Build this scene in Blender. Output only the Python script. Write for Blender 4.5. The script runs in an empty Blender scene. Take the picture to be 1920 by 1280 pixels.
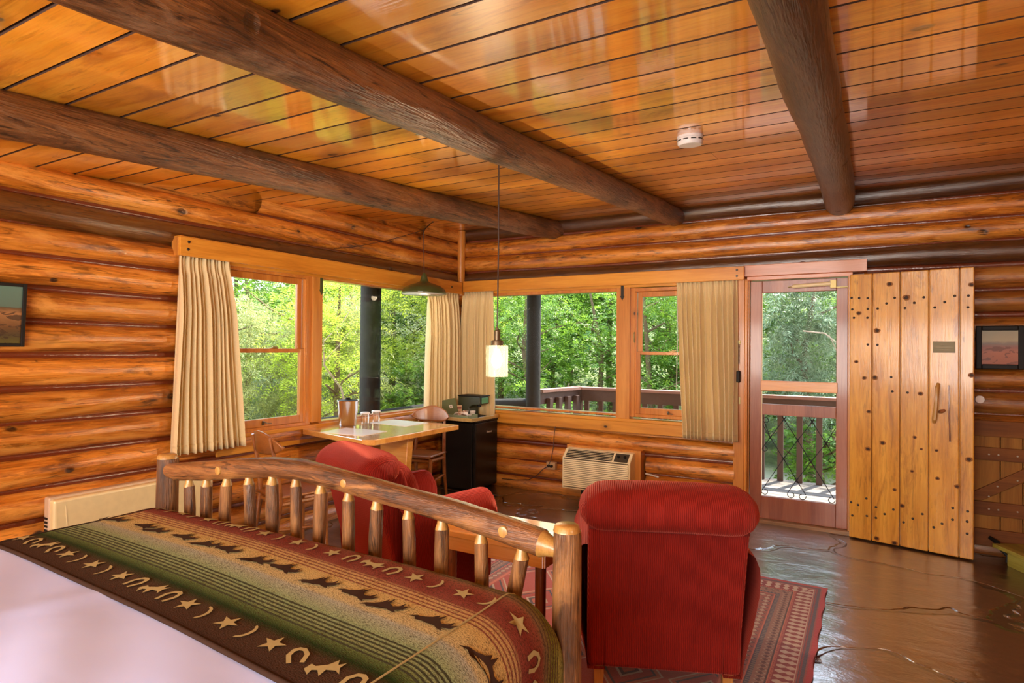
import bpy, math, random
import numpy as np
from mathutils import Vector, Matrix
R = math.radians
rng = random.Random(7)
S = bpy.context.scene
COL = S.collection

# ---------------------------------------------------------------- camera
cam_d = bpy.data.cameras.new('camera'); cam = bpy.data.objects.new('camera', cam_d); COL.objects.link(cam)
S.camera = cam
cam_d.sensor_width = 36.0; cam_d.sensor_fit = 'HORIZONTAL'
cam_d.lens = 1153.98 / 1920 * 36.0
cam_d.clip_start = 0.05; cam_d.clip_end = 200
YAW, PITCH, ROLL = -0.5242324, 0.00997149, 0.00948326
fw = Vector((math.sin(YAW)*math.cos(PITCH), math.cos(YAW)*math.cos(PITCH), math.sin(PITCH)))
r0 = Vector((math.cos(YAW), -math.sin(YAW), 0)); u0 = r0.cross(fw)
rr = r0*math.cos(ROLL) + u0*math.sin(ROLL); uu = -r0*math.sin(ROLL) + u0*math.cos(ROLL)
m = Matrix((rr, uu, -fw)).transposed().to_4x4()
m.translation = Vector((4.02665, -5.77012, 1.5)); cam.matrix_world = m

# ---------------------------------------------------------------- world, sun, lamps, exposure
S.view_settings.view_transform = 'Standard'; S.view_settings.look = 'None'
S.view_settings.gamma = 1.0; S.view_settings.use_curve_mapping = False
S.view_settings.exposure = 1.08
S.cycles.use_denoising = True
S.cycles.max_bounces = 9; S.cycles.diffuse_bounces = 5; S.cycles.glossy_bounces = 4
S.cycles.transparent_max_bounces = 16; S.cycles.transmission_bounces = 6
S.cycles.caustics_reflective = False; S.cycles.caustics_refractive = False
S.cycles.sample_clamp_indirect = 5.0; S.cycles.sample_clamp_direct = 5.0

W = bpy.data.worlds.new('sky'); S.world = W; W.use_nodes = True
wn = W.node_tree.nodes; wl = W.node_tree.links
bg = wn['Background']; bg.inputs['Strength'].default_value = 3.6
tc = wn.new('ShaderNodeTexCoord'); sx = wn.new('ShaderNodeSeparateXYZ'); cr = wn.new('ShaderNodeValToRGB')
wl.new(tc.outputs['Generated'], sx.inputs[0]); wl.new(sx.outputs['Z'], cr.inputs[0]); wl.new(cr.outputs[0], bg.inputs[0])
cr.color_ramp.elements[0].position = 0.0; cr.color_ramp.elements[0].color = (0.95, 0.97, 0.95, 1)
cr.color_ramp.elements[1].position = 0.8; cr.color_ramp.elements[1].color = (0.50, 0.66, 0.95, 1)

def lamp(name, kind, loc, energy, color, **kw):
    d = bpy.data.lights.new(name, kind); o = bpy.data.objects.new(name, d); COL.objects.link(o)
    o.location = loc; d.energy = energy; d.color = color
    for k, v in kw.items(): setattr(d, k, v)
    return o
sun = lamp('sun', 'SUN', (0, 0, 10), 10.0, (1.0, 0.93, 0.80), angle=R(1.0))
sun.rotation_euler = Vector((0.25, 0.75, 1.45)).to_track_quat('Z', 'Y').to_euler()
# bedside lamp, then two unseen fill lights added behind and beside the camera
lamp('bedside_lamp_left', 'POINT', (0.75, -6.7, 1.6), 42, (1.0, 0.74, 0.46), shadow_soft_size=0.14)
lamp('fill_light_right', 'POINT', (5.1, -4.9, 1.9), 9, (1.0, 0.80, 0.60), shadow_soft_size=0.16)  # added fill for the right side, no fixture stands there
a = lamp('rear_fill_light', 'AREA', (3.0, -7.45, 1.35), 112, (1.0, 0.94, 0.86), shape='RECTANGLE', size=3.2, size_y=1.3)  # added fill panel, the wall behind it has no window
a.rotation_euler = (R(94), 0, 0)

# ---------------------------------------------------------------- helpers
class MB:
    def __init__(s): s.v = []; s.f = []; s.mi = []; s.t = []; s.M = None; s.tone = 0.5; s.m = 0
    def add(s, vs, fs, mi=None, tone=None):
        b = len(s.v)
        if s.M is not None: vs = [tuple(s.M @ Vector(p)) for p in vs]
        s.v += [tuple(p) for p in vs]; s.f += [tuple(b+i for i in f) for f in fs]
        s.mi += [s.m if mi is None else mi]*len(fs); s.t += [s.tone if tone is None else tone]*len(fs)
        return s
    def box(s, x0, x1, y0, y1, z0, z1, mi=None, tone=None):
        v = [(x0,y0,z0),(x1,y0,z0),(x1,y1,z0),(x0,y1,z0),(x0,y0,z1),(x1,y0,z1),(x1,y1,z1),(x0,y1,z1)]
        return s.add(v, [(0,3,2,1),(4,5,6,7),(0,1,5,4),(1,2,6,5),(2,3,7,6),(3,0,4,7)], mi, tone)
    def prism(s, poly, axis, a, b, mi=None, tone=None):
        # poly: list of 2d points in the plane normal to axis
        def P(p, t):
            if axis == 'x': return (t, p[0], p[1])
            if axis == 'y': return (p[0], t, p[1])
            return (p[0], p[1], t)
        n = len(poly); vs = [P(p, a) for p in poly] + [P(p, b) for p in poly]
        fs = [tuple(range(n)), tuple(range(2*n-1, n-1, -1))] + [(i, i+n, (i+1) % n+n, (i+1) % n) for i in range(n)]
        return s.add(vs, fs, mi, tone)
    def tube(s, pts, rad, n=12, caps=True, mi=None, tone=None, sq=None, jit=0, seed=0):
        pts = [Vector(p) for p in pts]; k = len(pts)
        if not hasattr(rad, '__len__'): rad = [rad]*k
        q = random.Random(seed); vs = []; prev = None
        ph = [q.uniform(0, 6.28) for _ in range(3)]
        for i, p in enumerate(pts):
            t = (pts[min(i+1, k-1)]-pts[max(i-1, 0)]).normalized()
            if prev is None:
                ref = Vector((0, 0, 1)) if abs(t.z) < 0.9 else Vector((1, 0, 0))
                a = t.cross(ref).normalized()
            else: a = (prev - t*prev.dot(t)).normalized()
            prev = a; b = t.cross(a)
            for j in range(n):
                th = 2*math.pi*j/n
                r_ = rad[i]*(1+jit*(0.5*math.sin(2*th+ph[0]+i*0.35)+0.5*math.sin(3*th+ph[1]-i*0.23)+q.uniform(-.35, .35)))
                vs.append(p + (a*math.cos(th)+b*math.sin(th))*r_)
        fs = [(i*n+j, i*n+(j+1) % n, (i+1)*n+(j+1) % n, (i+1)*n+j) for i in range(k-1) for j in range(n)]
        if caps: fs += [tuple(range(n-1, -1, -1)), tuple(range((k-1)*n, k*n))]
        return s.add(vs, fs, mi, tone)
    def lathe(s, prof, c=(0, 0, 0), n=32, mi=None, tone=None, closed=False):
        vs = []; k = len(prof)
        for r_, z in prof:
            for j in range(n):
                th = 2*math.pi*j/n; vs.append((c[0]+r_*math.cos(th), c[1]+r_*math.sin(th), c[2]+z))
        kk = k if closed else k-1
        fs = [(i*n+j, i*n+(j+1) % n, ((i+1) % k)*n+(j+1) % n, ((i+1) % k)*n+j) for i in range(kk) for j in range(n)]
        if not closed:
            if prof[0][0] > 1e-5: fs.append(tuple(range(n-1, -1, -1)))
            if prof[-1][0] > 1e-5: fs.append(tuple(range((k-1)*n, k*n)))
        return s.add(vs, fs, mi, tone)
    def grid(s, fn, nu, nv, mi=None, tone=None):
        vs = [fn(i/(nu), j/(nv)) for i in range(nu+1) for j in range(nv+1)]
        w = nv+1
        fs = [(i*w+j, (i+1)*w+j, (i+1)*w+j+1, i*w+j+1) for i in range(nu) for j in range(nv)]
        return s.add(vs, fs, mi, tone)
    def build(s, name, mats, parent=None, smooth=False, bevel=0, seg=2, sub=0, solid=0, local=False, ang=40):
        me = bpy.data.meshes.new(name); me.from_pydata(s.v, [], s.f)
        if not isinstance(mats, (list, tuple)): mats = [mats]
        for q in mats: me.materials.append(q)
        me.polygons.foreach_set('material_index', s.mi)
        at = me.attributes.new('tone', 'FLOAT', 'FACE'); at.data.foreach_set('value', s.t)
        if smooth:
            me.polygons.foreach_set('use_smooth', [True]*len(s.f))
            if smooth != 'all':
                try: me.set_sharp_from_angle(angle=R(ang))
                except Exception: pass
        me.update()
        o = bpy.data.objects.new(name, me); COL.objects.link(o)
        if parent is not None:
            o.parent = parent
            if not local:
                if parent.parent is None: o.matrix_parent_inverse = Matrix.Translation(-parent.location)
        if solid:
            md = o.modifiers.new('solid', 'SOLIDIFY'); md.thickness = solid; md.offset = 0
        if bevel:
            md = o.modifiers.new('bevel', 'BEVEL'); md.width = bevel; md.segments = seg; md.limit_method = 'ANGLE'; md.angle_limit = R(45)
            md.harden_normals = False
        if sub:
            md = o.modifiers.new('sub', 'SUBSURF'); md.levels = sub; md.render_levels = sub
        return o

def thing(name, label, cat, loc=(0, 0, 0), rotz=0, group=None):
    o = bpy.data.objects.new(name, None); COL.objects.link(o); o.empty_display_size = 0.1
    o.location = loc; o.rotation_euler = (0, 0, rotz); o['label'] = label; o['category'] = cat
    if group: o['group'] = group
    return o
def tag(o, label, cat, group=None):
    o['label'] = label; o['category'] = cat
    if group: o['group'] = group
    return o
def struct(o, label=None):
    o['kind'] = 'structure'
    if label: o['label'] = label
    return o
def sempty(name, loc=(0, 0, 0), rotz=0, label=None):
    o = bpy.data.objects.new(name, None); COL.objects.link(o); o.location = loc; o.rotation_euler = (0, 0, rotz)
    return struct(o, label)
def B(*a, **k): return MB().box(*a, **k)

# ---------------------------------------------------------------- materials
def mat(name):
    m = bpy.data.materials.new(name); m.use_nodes = True
    nt = m.node_tree; return m, nt, nt.nodes['Principled BSDF']
def N(nt, typ, ins=None, **kw):
    n = nt.nodes.new(typ)
    for k, v in kw.items(): setattr(n, k, v)
    for k, v in (ins or {}).items():
        if hasattr(v, 'is_linked') or isinstance(v, bpy.types.NodeSocket): nt.links.new(v, n.inputs[k])
        else: n.inputs[k].default_value = v
    return n
def mth(nt, op, a, b=0.0, c=None, clamp=False):
    ins = {0: a, 1: b}
    if c is not None: ins[2] = c
    n = N(nt, 'ShaderNodeMath', ins, operation=op); n.use_clamp = clamp
    return n.outputs[0]
def mixc(nt, f, a, b, blend='MIX'):
    n = nt.nodes.new('ShaderNodeMix'); n.data_type = 'RGBA'; n.blend_type = blend
    for idx, v in ((0, f), (6, a), (7, b)):
        if isinstance(v, bpy.types.NodeSocket): nt.links.new(v, n.inputs[idx])
        else: n.inputs[idx].default_value = v if not isinstance(v, tuple) or len(v) == 4 else (*v, 1)
    return n.outputs[2]
def ramp(nt, f, stops, interp='LINEAR'):
    n = N(nt, 'ShaderNodeValToRGB', {0: f}); e = n.color_ramp; e.interpolation = interp
    while len(e.elements) < len(stops): e.elements.new(0.5)
    for el, (p, c) in zip(e.elements, stops): el.position = p; el.color = (*c, 1) if len(c) == 3 else c
    return n.outputs[0]
def coords(nt):
    tc = N(nt, 'ShaderNodeTexCoord'); sp = N(nt, 'ShaderNodeSeparateXYZ', {0: tc.outputs['Object']})
    return tc.outputs['Object'], sp.outputs['X'], sp.outputs['Y'], sp.outputs['Z']
def plain(name, col, rough=0.5, metal=0.0, coat=0.0, bump=0.0, bscale=60, spec=0.5, sheen=0.0, trans=0):
    m, nt, p = mat(name)
    co, X, Y, Z = coords(nt)
    nz = N(nt, 'ShaderNodeTexNoise', {'Vector': co, 'Scale': bscale*0.35, 'Detail': 4.0})
    c = mixc(nt, nz.outputs['Fac'], tuple(x*0.88 for x in col), tuple(min(1, x*1.1) for x in col))
    nt.links.new(c, p.inputs['Base Color'])
    p.inputs['Roughness'].default_value = rough; p.inputs['Metallic'].default_value = metal
    p.inputs['Coat Weight'].default_value = coat; p.inputs['Coat Roughness'].default_value = 0.12
    p.inputs['Specular IOR Level'].default_value = spec
    if sheen: p.inputs['Sheen Weight'].default_value = sheen
    if bump:
        n2 = N(nt, 'ShaderNodeTexNoise', {'Vector': co, 'Scale': float(bscale), 'Detail': 3.0})
        b = N(nt, 'ShaderNodeBump', {'Height': n2.outputs['Fac'], 'Strength': bump, 'Distance': 0.01})
        nt.links.new(b.outputs[0], p.inputs['Normal']); nt.links.new(b.outputs[0], p.inputs['Coat Normal'])
    return m
def wood(name, dark, mid, light, along='X', across='Z', rough=0.35, coat=0.3, knot=0.25, kden=0.5, knotcol=(0.03, 0.012, 0.005),
         grain=11.0, bump=0.25, blotch=0.0, blotchcol=(0.03, 0.012, 0.006), coat_ior=1.5, tonef=0.5, croughness=0.1, bumpd=0.004, stretch=1.0, tonedark=None, crack=0.0, kbig=1.0, patch=None, streak=0.0):
    m, nt, p = mat(name)
    co, X, Y, Z = coords(nt); ax = {'X': X, 'Y': Y, 'Z': Z}
    A, C = ax[along], ax[across]
    D = [ax[k] for k in 'XYZ' if k not in (along, across)][0]
    at = N(nt, 'ShaderNodeAttribute', attribute_name='tone'); T = at.outputs['Fac']
    off = mth(nt, 'MULTIPLY', T, 37.0)
    A2 = mth(nt, 'ADD', A, off)
    v = N(nt, 'ShaderNodeCombineXYZ', {0: mth(nt, 'MULTIPLY', A2, 0.9*stretch), 1: mth(nt, 'MULTIPLY', C, grain), 2: mth(nt, 'MULTIPLY', D, grain)}).outputs[0]
    n1 = N(nt, 'ShaderNodeTexNoise', {'Vector': v, 'Scale': 1.0, 'Detail': 6.0, 'Roughness': 0.55, 'Distortion': 0.6})
    v2 = N(nt, 'ShaderNodeCombineXYZ', {0: mth(nt, 'MULTIPLY', A2, 5.0*stretch), 1: mth(nt, 'MULTIPLY', C, grain*14), 2: mth(nt, 'MULTIPLY', D, grain*14)}).outputs[0]
    n2 = N(nt, 'ShaderNodeTexNoise', {'Vector': v2, 'Scale': 1.0, 'Detail': 3.0, 'Roughness': 0.6})
    f = mth(nt, 'ADD', mth(nt, 'MULTIPLY', n1.outputs['Fac'], 0.75), mth(nt, 'MULTIPLY', n2.outputs['Fac'], 0.33))
    c = ramp(nt, f, [(0.30, dark), (0.50, mid), (0.68, light)])
    # knots
    kv = N(nt, 'ShaderNodeCombineXYZ', {0: mth(nt, 'MULTIPLY', A2, 0.62), 1: C, 2: 0.0}).outputs[0]
    wob = N(nt, 'ShaderNodeTexNoise', {'Vector': co, 'Scale': 22.0, 'Detail': 2.0})
    vo = N(nt, 'ShaderNodeTexVoronoi', {'Vector': kv, 'Scale': 1.0/knot, 'Randomness': 1.0}, voronoi_dimensions='2D')
    dist = mth(nt, 'ADD', mth(nt, 'MULTIPLY', vo.outputs['Distance'], knot), mth(nt, 'MULTIPLY', wob.outputs['Fac'], 0.008))
    sel = N(nt, 'ShaderNodeSeparateColor', {0: vo.outputs['Color']})
    on = mth(nt, 'LESS_THAN', sel.outputs[0], kden)
    size = mth(nt, 'ADD', 0.011*kbig, mth(nt, 'MULTIPLY', sel.outputs[1], 0.012))
    core = mth(nt, 'MULTIPLY', on, mth(nt, 'SUBTRACT', 1.0, mth(nt, 'DIVIDE', dist, size), clamp=True))
    halo = mth(nt, 'MULTIPLY', on, mth(nt, 'SUBTRACT', 1.0, mth(nt, 'DIVIDE', dist, mth(nt, 'MULTIPLY', size, 2.8)), clamp=True))
    c = mixc(nt, mth(nt, 'MULTIPLY', halo, 0.75), c, tuple(x*0.42 for x in mid))
    c = mixc(nt, mth(nt, 'MULTIPLY', core, 3.0, clamp=True), c, knotcol)
    if blotch > 0:
        bv = N(nt, 'ShaderNodeCombineXYZ', {0: mth(nt, 'MULTIPLY', A2, 3.0), 1: mth(nt, 'MULTIPLY', C, 14.0), 2: mth(nt, 'MULTIPLY', D, 14.0)}).outputs[0]
        nb = N(nt, 'ShaderNodeTexNoise', {'Vector': bv, 'Scale': 1.6, 'Detail': 7.0, 'Roughness': 0.72})
        bf = mth(nt, 'MULTIPLY', mth(nt, 'SUBTRACT', nb.outputs['Fac'], 0.68-blotch*0.22), 9.0, clamp=True)
        c = mixc(nt, mth(nt, 'MULTIPLY', bf, 0.85), c, blotchcol)
    if streak > 0:      # weathered streaks and pale scuffs running with the grain
        sv = N(nt, 'ShaderNodeCombineXYZ', {0: mth(nt, 'MULTIPLY', A2, 5.0), 1: mth(nt, 'MULTIPLY', C, 42.0), 2: mth(nt, 'MULTIPLY', D, 42.0)}).outputs[0]
        sn = N(nt, 'ShaderNodeTexNoise', {'Vector': sv, 'Scale': 1.0, 'Detail': 6.0, 'Roughness': 0.65, 'Distortion': 0.7})
        c = mixc(nt, mth(nt, 'MULTIPLY', mth(nt, 'MULTIPLY', mth(nt, 'SUBTRACT', sn.outputs['Fac'], 0.55), 11.0, clamp=True), streak), c, tuple(v_*0.30 for v_ in mid))
        c = mixc(nt, mth(nt, 'MULTIPLY', mth(nt, 'MULTIPLY', mth(nt, 'SUBTRACT', 0.44, sn.outputs['Fac']), 9.0, clamp=True), streak*0.8), c, tuple(min(1, v_*1.25) for v_ in light))
    if patch:      # worn and bark coloured patches of the wood itself
        pv = N(nt, 'ShaderNodeCombineXYZ', {0: mth(nt, 'MULTIPLY', A2, 1.6), 1: mth(nt, 'MULTIPLY', C, 7.0), 2: mth(nt, 'MULTIPLY', D, 7.0)}).outputs[0]
        pn = N(nt, 'ShaderNodeTexNoise', {'Vector': pv, 'Scale': 1.0, 'Detail': 7.0, 'Roughness': 0.68, 'Distortion': 0.8})
        c = mixc(nt, mth(nt, 'MULTIPLY', mth(nt, 'SUBTRACT', pn.outputs['Fac'], 0.52), 9.0, clamp=True), c, patch[0])
        c = mixc(nt, mth(nt, 'MULTIPLY', mth(nt, 'SUBTRACT', 0.43, pn.outputs['Fac']), 9.0, clamp=True), c, patch[1])
    if crack > 0:
        cv = N(nt, 'ShaderNodeCombineXYZ', {0: mth(nt, 'MULTIPLY', A2, 0.9), 1: mth(nt, 'MULTIPLY', C, 16.0), 2: mth(nt, 'MULTIPLY', D, 16.0)}).outputs[0]
        cn = N(nt, 'ShaderNodeTexNoise', {'Vector': cv, 'Scale': 1.0, 'Detail': 2.5, 'Distortion': 0.5})
        cm = N(nt, 'ShaderNodeTexNoise', {'Vector': cv, 'Scale': 0.35, 'Detail': 1.0})
        ck = mth(nt, 'MULTIPLY', mth(nt, 'SUBTRACT', 1.0, mth(nt, 'MULTIPLY', mth(nt, 'ABSOLUTE', mth(nt, 'SUBTRACT', cn.outputs['Fac'], 0.5)), 110.0), clamp=True), mth(nt, 'MULTIPLY', mth(nt, 'SUBTRACT', cm.outputs['Fac'], 0.49), 14.0, clamp=True))
        c = mixc(nt, mth(nt, 'MULTIPLY', ck, crack), c, (0.02, 0.008, 0.004))
    # tone per piece
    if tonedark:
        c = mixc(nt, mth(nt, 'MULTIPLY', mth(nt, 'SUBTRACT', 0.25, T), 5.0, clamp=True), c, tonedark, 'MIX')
    tm = mth(nt, 'ADD', 1.0-tonef*0.5, mth(nt, 'MULTIPLY', T, tonef))
    hv = N(nt, 'ShaderNodeHueSaturation', {'Color': c, 'Value': tm}); c = hv.outputs[0]
    nt.links.new(c, p.inputs['Base Color'])
    p.inputs['Roughness'].default_value = rough
    p.inputs['Coat Weight'].default_value = coat; p.inputs['Coat Roughness'].default_value = croughness; p.inputs['Coat IOR'].default_value = coat_ior
    h = mth(nt, 'ADD', n2.outputs['Fac'], mth(nt, 'MULTIPLY', core, -3.0))
    bp = N(nt, 'ShaderNodeBump', {'Height': h, 'Strength': bump, 'Distance': bumpd})
    nt.links.new(bp.outputs[0], p.inputs['Normal']); nt.links.new(bp.outputs[0], p.inputs['Coat Normal'])
    return m

LOGC = dict(dark=(0.14, 0.034, 0.004), mid=(0.42, 0.130, 0.012), light=(0.70, 0.28, 0.042))
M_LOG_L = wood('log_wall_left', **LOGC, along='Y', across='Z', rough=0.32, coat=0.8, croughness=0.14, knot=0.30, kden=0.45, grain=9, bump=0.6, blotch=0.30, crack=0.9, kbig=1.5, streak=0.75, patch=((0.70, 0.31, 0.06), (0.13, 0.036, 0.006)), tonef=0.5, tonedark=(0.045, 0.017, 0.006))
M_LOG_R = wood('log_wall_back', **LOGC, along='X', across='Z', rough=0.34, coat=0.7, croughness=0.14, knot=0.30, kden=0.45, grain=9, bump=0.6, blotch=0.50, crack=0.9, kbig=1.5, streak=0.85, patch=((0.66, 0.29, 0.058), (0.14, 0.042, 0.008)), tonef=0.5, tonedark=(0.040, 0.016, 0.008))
M_BATTEN = plain('chinking_batten', (0.15, 0.030, 0.009), 0.25, coat=0.6, bump=0.3, bscale=30)
M_CEIL = wood('ceiling_boards', (0.56, 0.155, 0.007), (0.82, 0.30, 0.016), (0.93, 0.43, 0.040), along='X', across='Y', rough=0.30, coat=1.0, coat_ior=3.2, knot=0.42, kden=0.45,
              grain=9, bump=0.05, tonef=0.65, croughness=0.05, patch=((0.88, 0.36, 0.026), (0.55, 0.17, 0.009)), kbig=1.6, crack=.5, streak=0.3)
M_BEAM = wood('beam_bark', (0.035, 0.013, 0.005), (0.115, 0.042, 0.013), (0.25, 0.10, 0.030), along='Y', across='X', rough=0.42, coat=0.35, knot=0.35, kden=0.5, grain=9, bump=1.0, blotch=0.5, bumpd=0.012, coat_ior=1.8, croughness=0.18, crack=1.0, kbig=1.8, streak=1.0, patch=((0.26, 0.135, 0.065), (0.030, 0.013, 0.006)))
M_TRIM_X = wood('pine_trim_x', (0.44, 0.15, 0.014), (0.66, 0.265, 0.028), (0.80, 0.37, 0.05), along='X', across='Z', rough=0.35, coat=0.3, knot=0.45, kden=0.3, grain=12, bump=0.1)
M_TRIM_Y = wood('pine_trim_y', (0.44, 0.15, 0.014), (0.66, 0.265, 0.028), (0.80, 0.37, 0.05), along='Y', across='Z', rough=0.35, coat=0.3, knot=0.45, kden=0.3, grain=12, bump=0.1)
M_TRIM_Z = wood('pine_trim_z', (0.36, 0.12, 0.018), (0.55, 0.21, 0.035), (0.68, 0.30, 0.06), along='Z', across='X', rough=0.35, coat=0.3, knot=0.6, kden=0.2, grain=14, bump=0.1)
M_SASH = wood('sash_wood', (0.36, 0.11, 0.017), (0.52, 0.18, 0.030), (0.66, 0.27, 0.05), along='Z', across='X', rough=0.3, coat=0.5, knot=0.6, kden=0.1, grain=14, bump=0.08)
M_RED = wood('redwood_frame', (0.16, 0.045, 0.022), (0.28, 0.085, 0.042), (0.38, 0.135, 0.065), along='Z', across='X', rough=0.35, coat=0.4, knot=0.6, kden=0.1, grain=10, bump=0.1, tonef=0.3)
M_DOOR = wood('plank_door_wood', (0.32, 0.115, 0.007), (0.58, 0.255, 0.018), (0.78, 0.41, 0.050), along='Z', across='X', rough=0.33, coat=0.5, knot=0.8, kden=0.0, grain=9, bump=0.2, tonef=0.25, blotch=0.30, blotchcol=(0.22, 0.08, 0.010), patch=((0.70, 0.34, 0.035), (0.36, 0.135, 0.010)), streak=0.35)
M_BARK = wood('peeled_bark_x', (0.030, 0.011, 0.004), (0.12, 0.042, 0.012), (0.28, 0.115, 0.035), along='X', across='Z', rough=0.42, coat=0.4, knot=0.5, kden=0.3, grain=26, bump=0.8, blotch=0.35, knotcol=(0.5, 0.25, 0.07), crack=0.8, streak=1.0, patch=((0.32, 0.14, 0.04), (0.035, 0.014, 0.006)))
M_BARKZ = wood('peeled_bark_z', (0.030, 0.012, 0.005), (0.115, 0.046, 0.014), (0.27, 0.12, 0.038), along='Z', across='X', rough=0.42, coat=0.35, knot=0.5, kden=0.3, grain=26, bump=0.9, blotch=0.40, crack=0.8, streak=1.0, patch=((0.28, 0.13, 0.04), (0.035, 0.015, 0.006)))
M_PALE = wood('cut_pale_wood', (0.24, 0.11, 0.025), (0.36, 0.185, 0.045), (0.50, 0.28, 0.08), along='Z', across='X', rough=0.4, coat=0.4, knot=0.9, kden=0.0, grain=20, bump=0.1)
M_TABLE = wood('table_wood', (0.50, 0.20, 0.035), (0.66, 0.30, 0.06), (0.80, 0.43, 0.11), along='X', across='Y', rough=0.25, coat=1.0, knot=0.9, kden=0.0, grain=12, bump=0.05, coat_ior=1.8, croughness=0.05)
M_CHAIR = wood('chair_wood', (0.13, 0.042, 0.010), (0.26, 0.085, 0.018), (0.37, 0.135, 0.032), along='X', across='Z', rough=0.38, coat=0.35, knot=0.9, kden=0.0, grain=12, bump=0.05)
M_RUST = wood('rustic_table_wood', (0.46, 0.17, 0.03), (0.62, 0.27, 0.05), (0.72, 0.36, 0.08), along='X', across='Y', rough=0.22, coat=1.0, knot=0.5, kden=0.3, grain=10, bump=0.08, coat_ior=1.9, croughness=0.06)
M_RUSTLEG = wood('rustic_leg_wood', (0.03, 0.01, 0.005), (0.14, 0.045, 0.015), (0.30, 0.11, 0.03), along='Z', across='X', rough=0.3, coat=0.5, knot=0.5, kden=0.2, grain=18, bump=0.3, blotch=0.4)
M_GATE = wood('gate_board', (0.14, 0.050, 0.006), (0.25, 0.100, 0.012), (0.34, 0.15, 0.022), along='Z', across='X', rough=0.75, coat=0.0, knot=0.7, kden=0.1, grain=10, bump=0.1)
M_GATE2 = wood('gate_rail', (0.09, 0.027, 0.004), (0.16, 0.050, 0.007), (0.22, 0.08, 0.012), along='X', across='Z', rough=0.75, coat=0.0, knot=0.7, kden=0.1, grain=10, bump=0.1)
M_DECK = wood('deck_board', (0.09, 0.072, 0.057), (0.14, 0.115, 0.093), (0.19, 0.16, 0.13), along='X', across='Y', rough=0.7, coat=0.0, knot=0.6, kden=0.2, grain=12, bump=0.3)
M_PORCH = plain('porch_brown_paint', (0.085, 0.048, 0.036), 0.5, bump=0.3, bscale=25)
M_PORCHTOP = plain('porch_rail_cap', (0.28, 0.145, 0.105), 0.5, bump=0.3, bscale=25)
M_POST = plain('porch_log_dark', (0.016, 0.013, 0.008), 0.8, bump=0.6, bscale=20)
M_BLACK = plain('black_iron', (0.012, 0.011, 0.010), 0.45, metal=0.3)
M_BRASS = plain('old_brass', (0.40, 0.31, 0.13), 0.45, metal=0.7)
M_WHITE = plain('white_plastic', (0.72, 0.70, 0.70), 0.4)
M_CREAM = plain('cream_enamel', (0.88, 0.77, 0.49), 0.38, coat=0.2)
M_HEAT = plain('heater_enamel', (0.76, 0.65, 0.37), 0.35, coat=0.2)
M_DARK = plain('dark_plastic', (0.010, 0.008, 0.007), 0.55, spec=0.25)
M_SCREW = plain('screw_head', (0.30, 0.26, 0.20), 0.35, metal=0.6)
M_NAIL = plain('nail_head', (0.020, 0.012, 0.008), 0.4)
M_STEEL = plain('brushed_steel', (0.82, 0.84, 0.84), 0.22, metal=1.0)
M_PAPER = plain('white_paper', (0.86, 0.85, 0.86), 0.35, coat=0.5)
M_SHEET = plain('white_sheet', (0.43, 0.53, 0.98), 0.8, bump=0.25, bscale=5)
M_TICK = plain('mattress_ticking', (0.7, 0.68, 0.64), 0.8)
M_GREEN = plain('green_enamel', (0.055, 0.075, 0.022), 0.32, coat=0.6)
M_LINING = plain('lamp_lining', (0.85, 0.83, 0.80), 0.5)
M_BRONZE = plain('bronze_fitting', (0.16, 0.12, 0.07), 0.4, metal=0.6)
M_DOLIVE = plain('dark_olive_plastic', (0.030, 0.036, 0.016), 0.35, coat=0.3)
M_TRAYG = plain('grey_green_tray', (0.22, 0.26, 0.13), 0.5)
M_CORD = plain('brown_cord', (0.05, 0.022, 0.012), 0.5)

def glass(name='window_glass', tint=(1, 1, 1), refl=1.0, gcol=1.0):
    m = bpy.data.materials.new(name); m.use_nodes = True; nt = m.node_tree; nt.nodes.clear()
    o = nt.nodes.new('ShaderNodeOutputMaterial'); mx = nt.nodes.new('ShaderNodeMixShader')
    t = nt.nodes.new('ShaderNodeBsdfTransparent'); g = nt.nodes.new('ShaderNodeBsdfGlossy'); f = nt.nodes.new('ShaderNodeFresnel')
    t.inputs[0].default_value = (*tint, 1); g.inputs['Roughness'].default_value = 0.0; g.inputs[0].default_value = (gcol, gcol, gcol, 1); f.inputs[0].default_value = 1.35
    mu = nt.nodes.new('ShaderNodeMath'); mu.operation = 'MULTIPLY'; mu.inputs[1].default_value = refl
    nt.links.new(f.outputs[0], mu.inputs[0]); nt.links.new(mu.outputs[0], mx.inputs[0])
    nt.links.new(t.outputs[0], mx.inputs[1]); nt.links.new(g.outputs[0], mx.inputs[2]); nt.links.new(mx.outputs[0], o.inputs[0])
    return m
M_GLASS = glass(refl=0.6, gcol=0.10)
M_LAMPGLASS = glass('drinking_glass', (0.97, 0.97, 0.95), 1.6)
def seeded():
    m = glass('seeded_glass', (0.95, 0.94, 0.91), 1.0, 0.35); nt = m.node_tree; out = [n for n in nt.nodes if n.type == 'OUTPUT_MATERIAL'][0]
    old = out.inputs[0].links[0].from_socket
    for n_ in nt.nodes:
        if n_.type == 'BSDF_GLOSSY': n_.inputs['Roughness'].default_value = .12
    tr = nt.nodes.new('ShaderNodeBsdfTranslucent'); tr.inputs[0].default_value = (.95, .9, .8, 1); mx = nt.nodes.new('ShaderNodeMixShader'); mx.inputs[0].default_value = .025
    nt.links.new(old, mx.inputs[1]); nt.links.new(tr.outputs[0], mx.inputs[2]); nt.links.new(mx.outputs[0], out.inputs[0]); return m
M_SEEDED = seeded()
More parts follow.
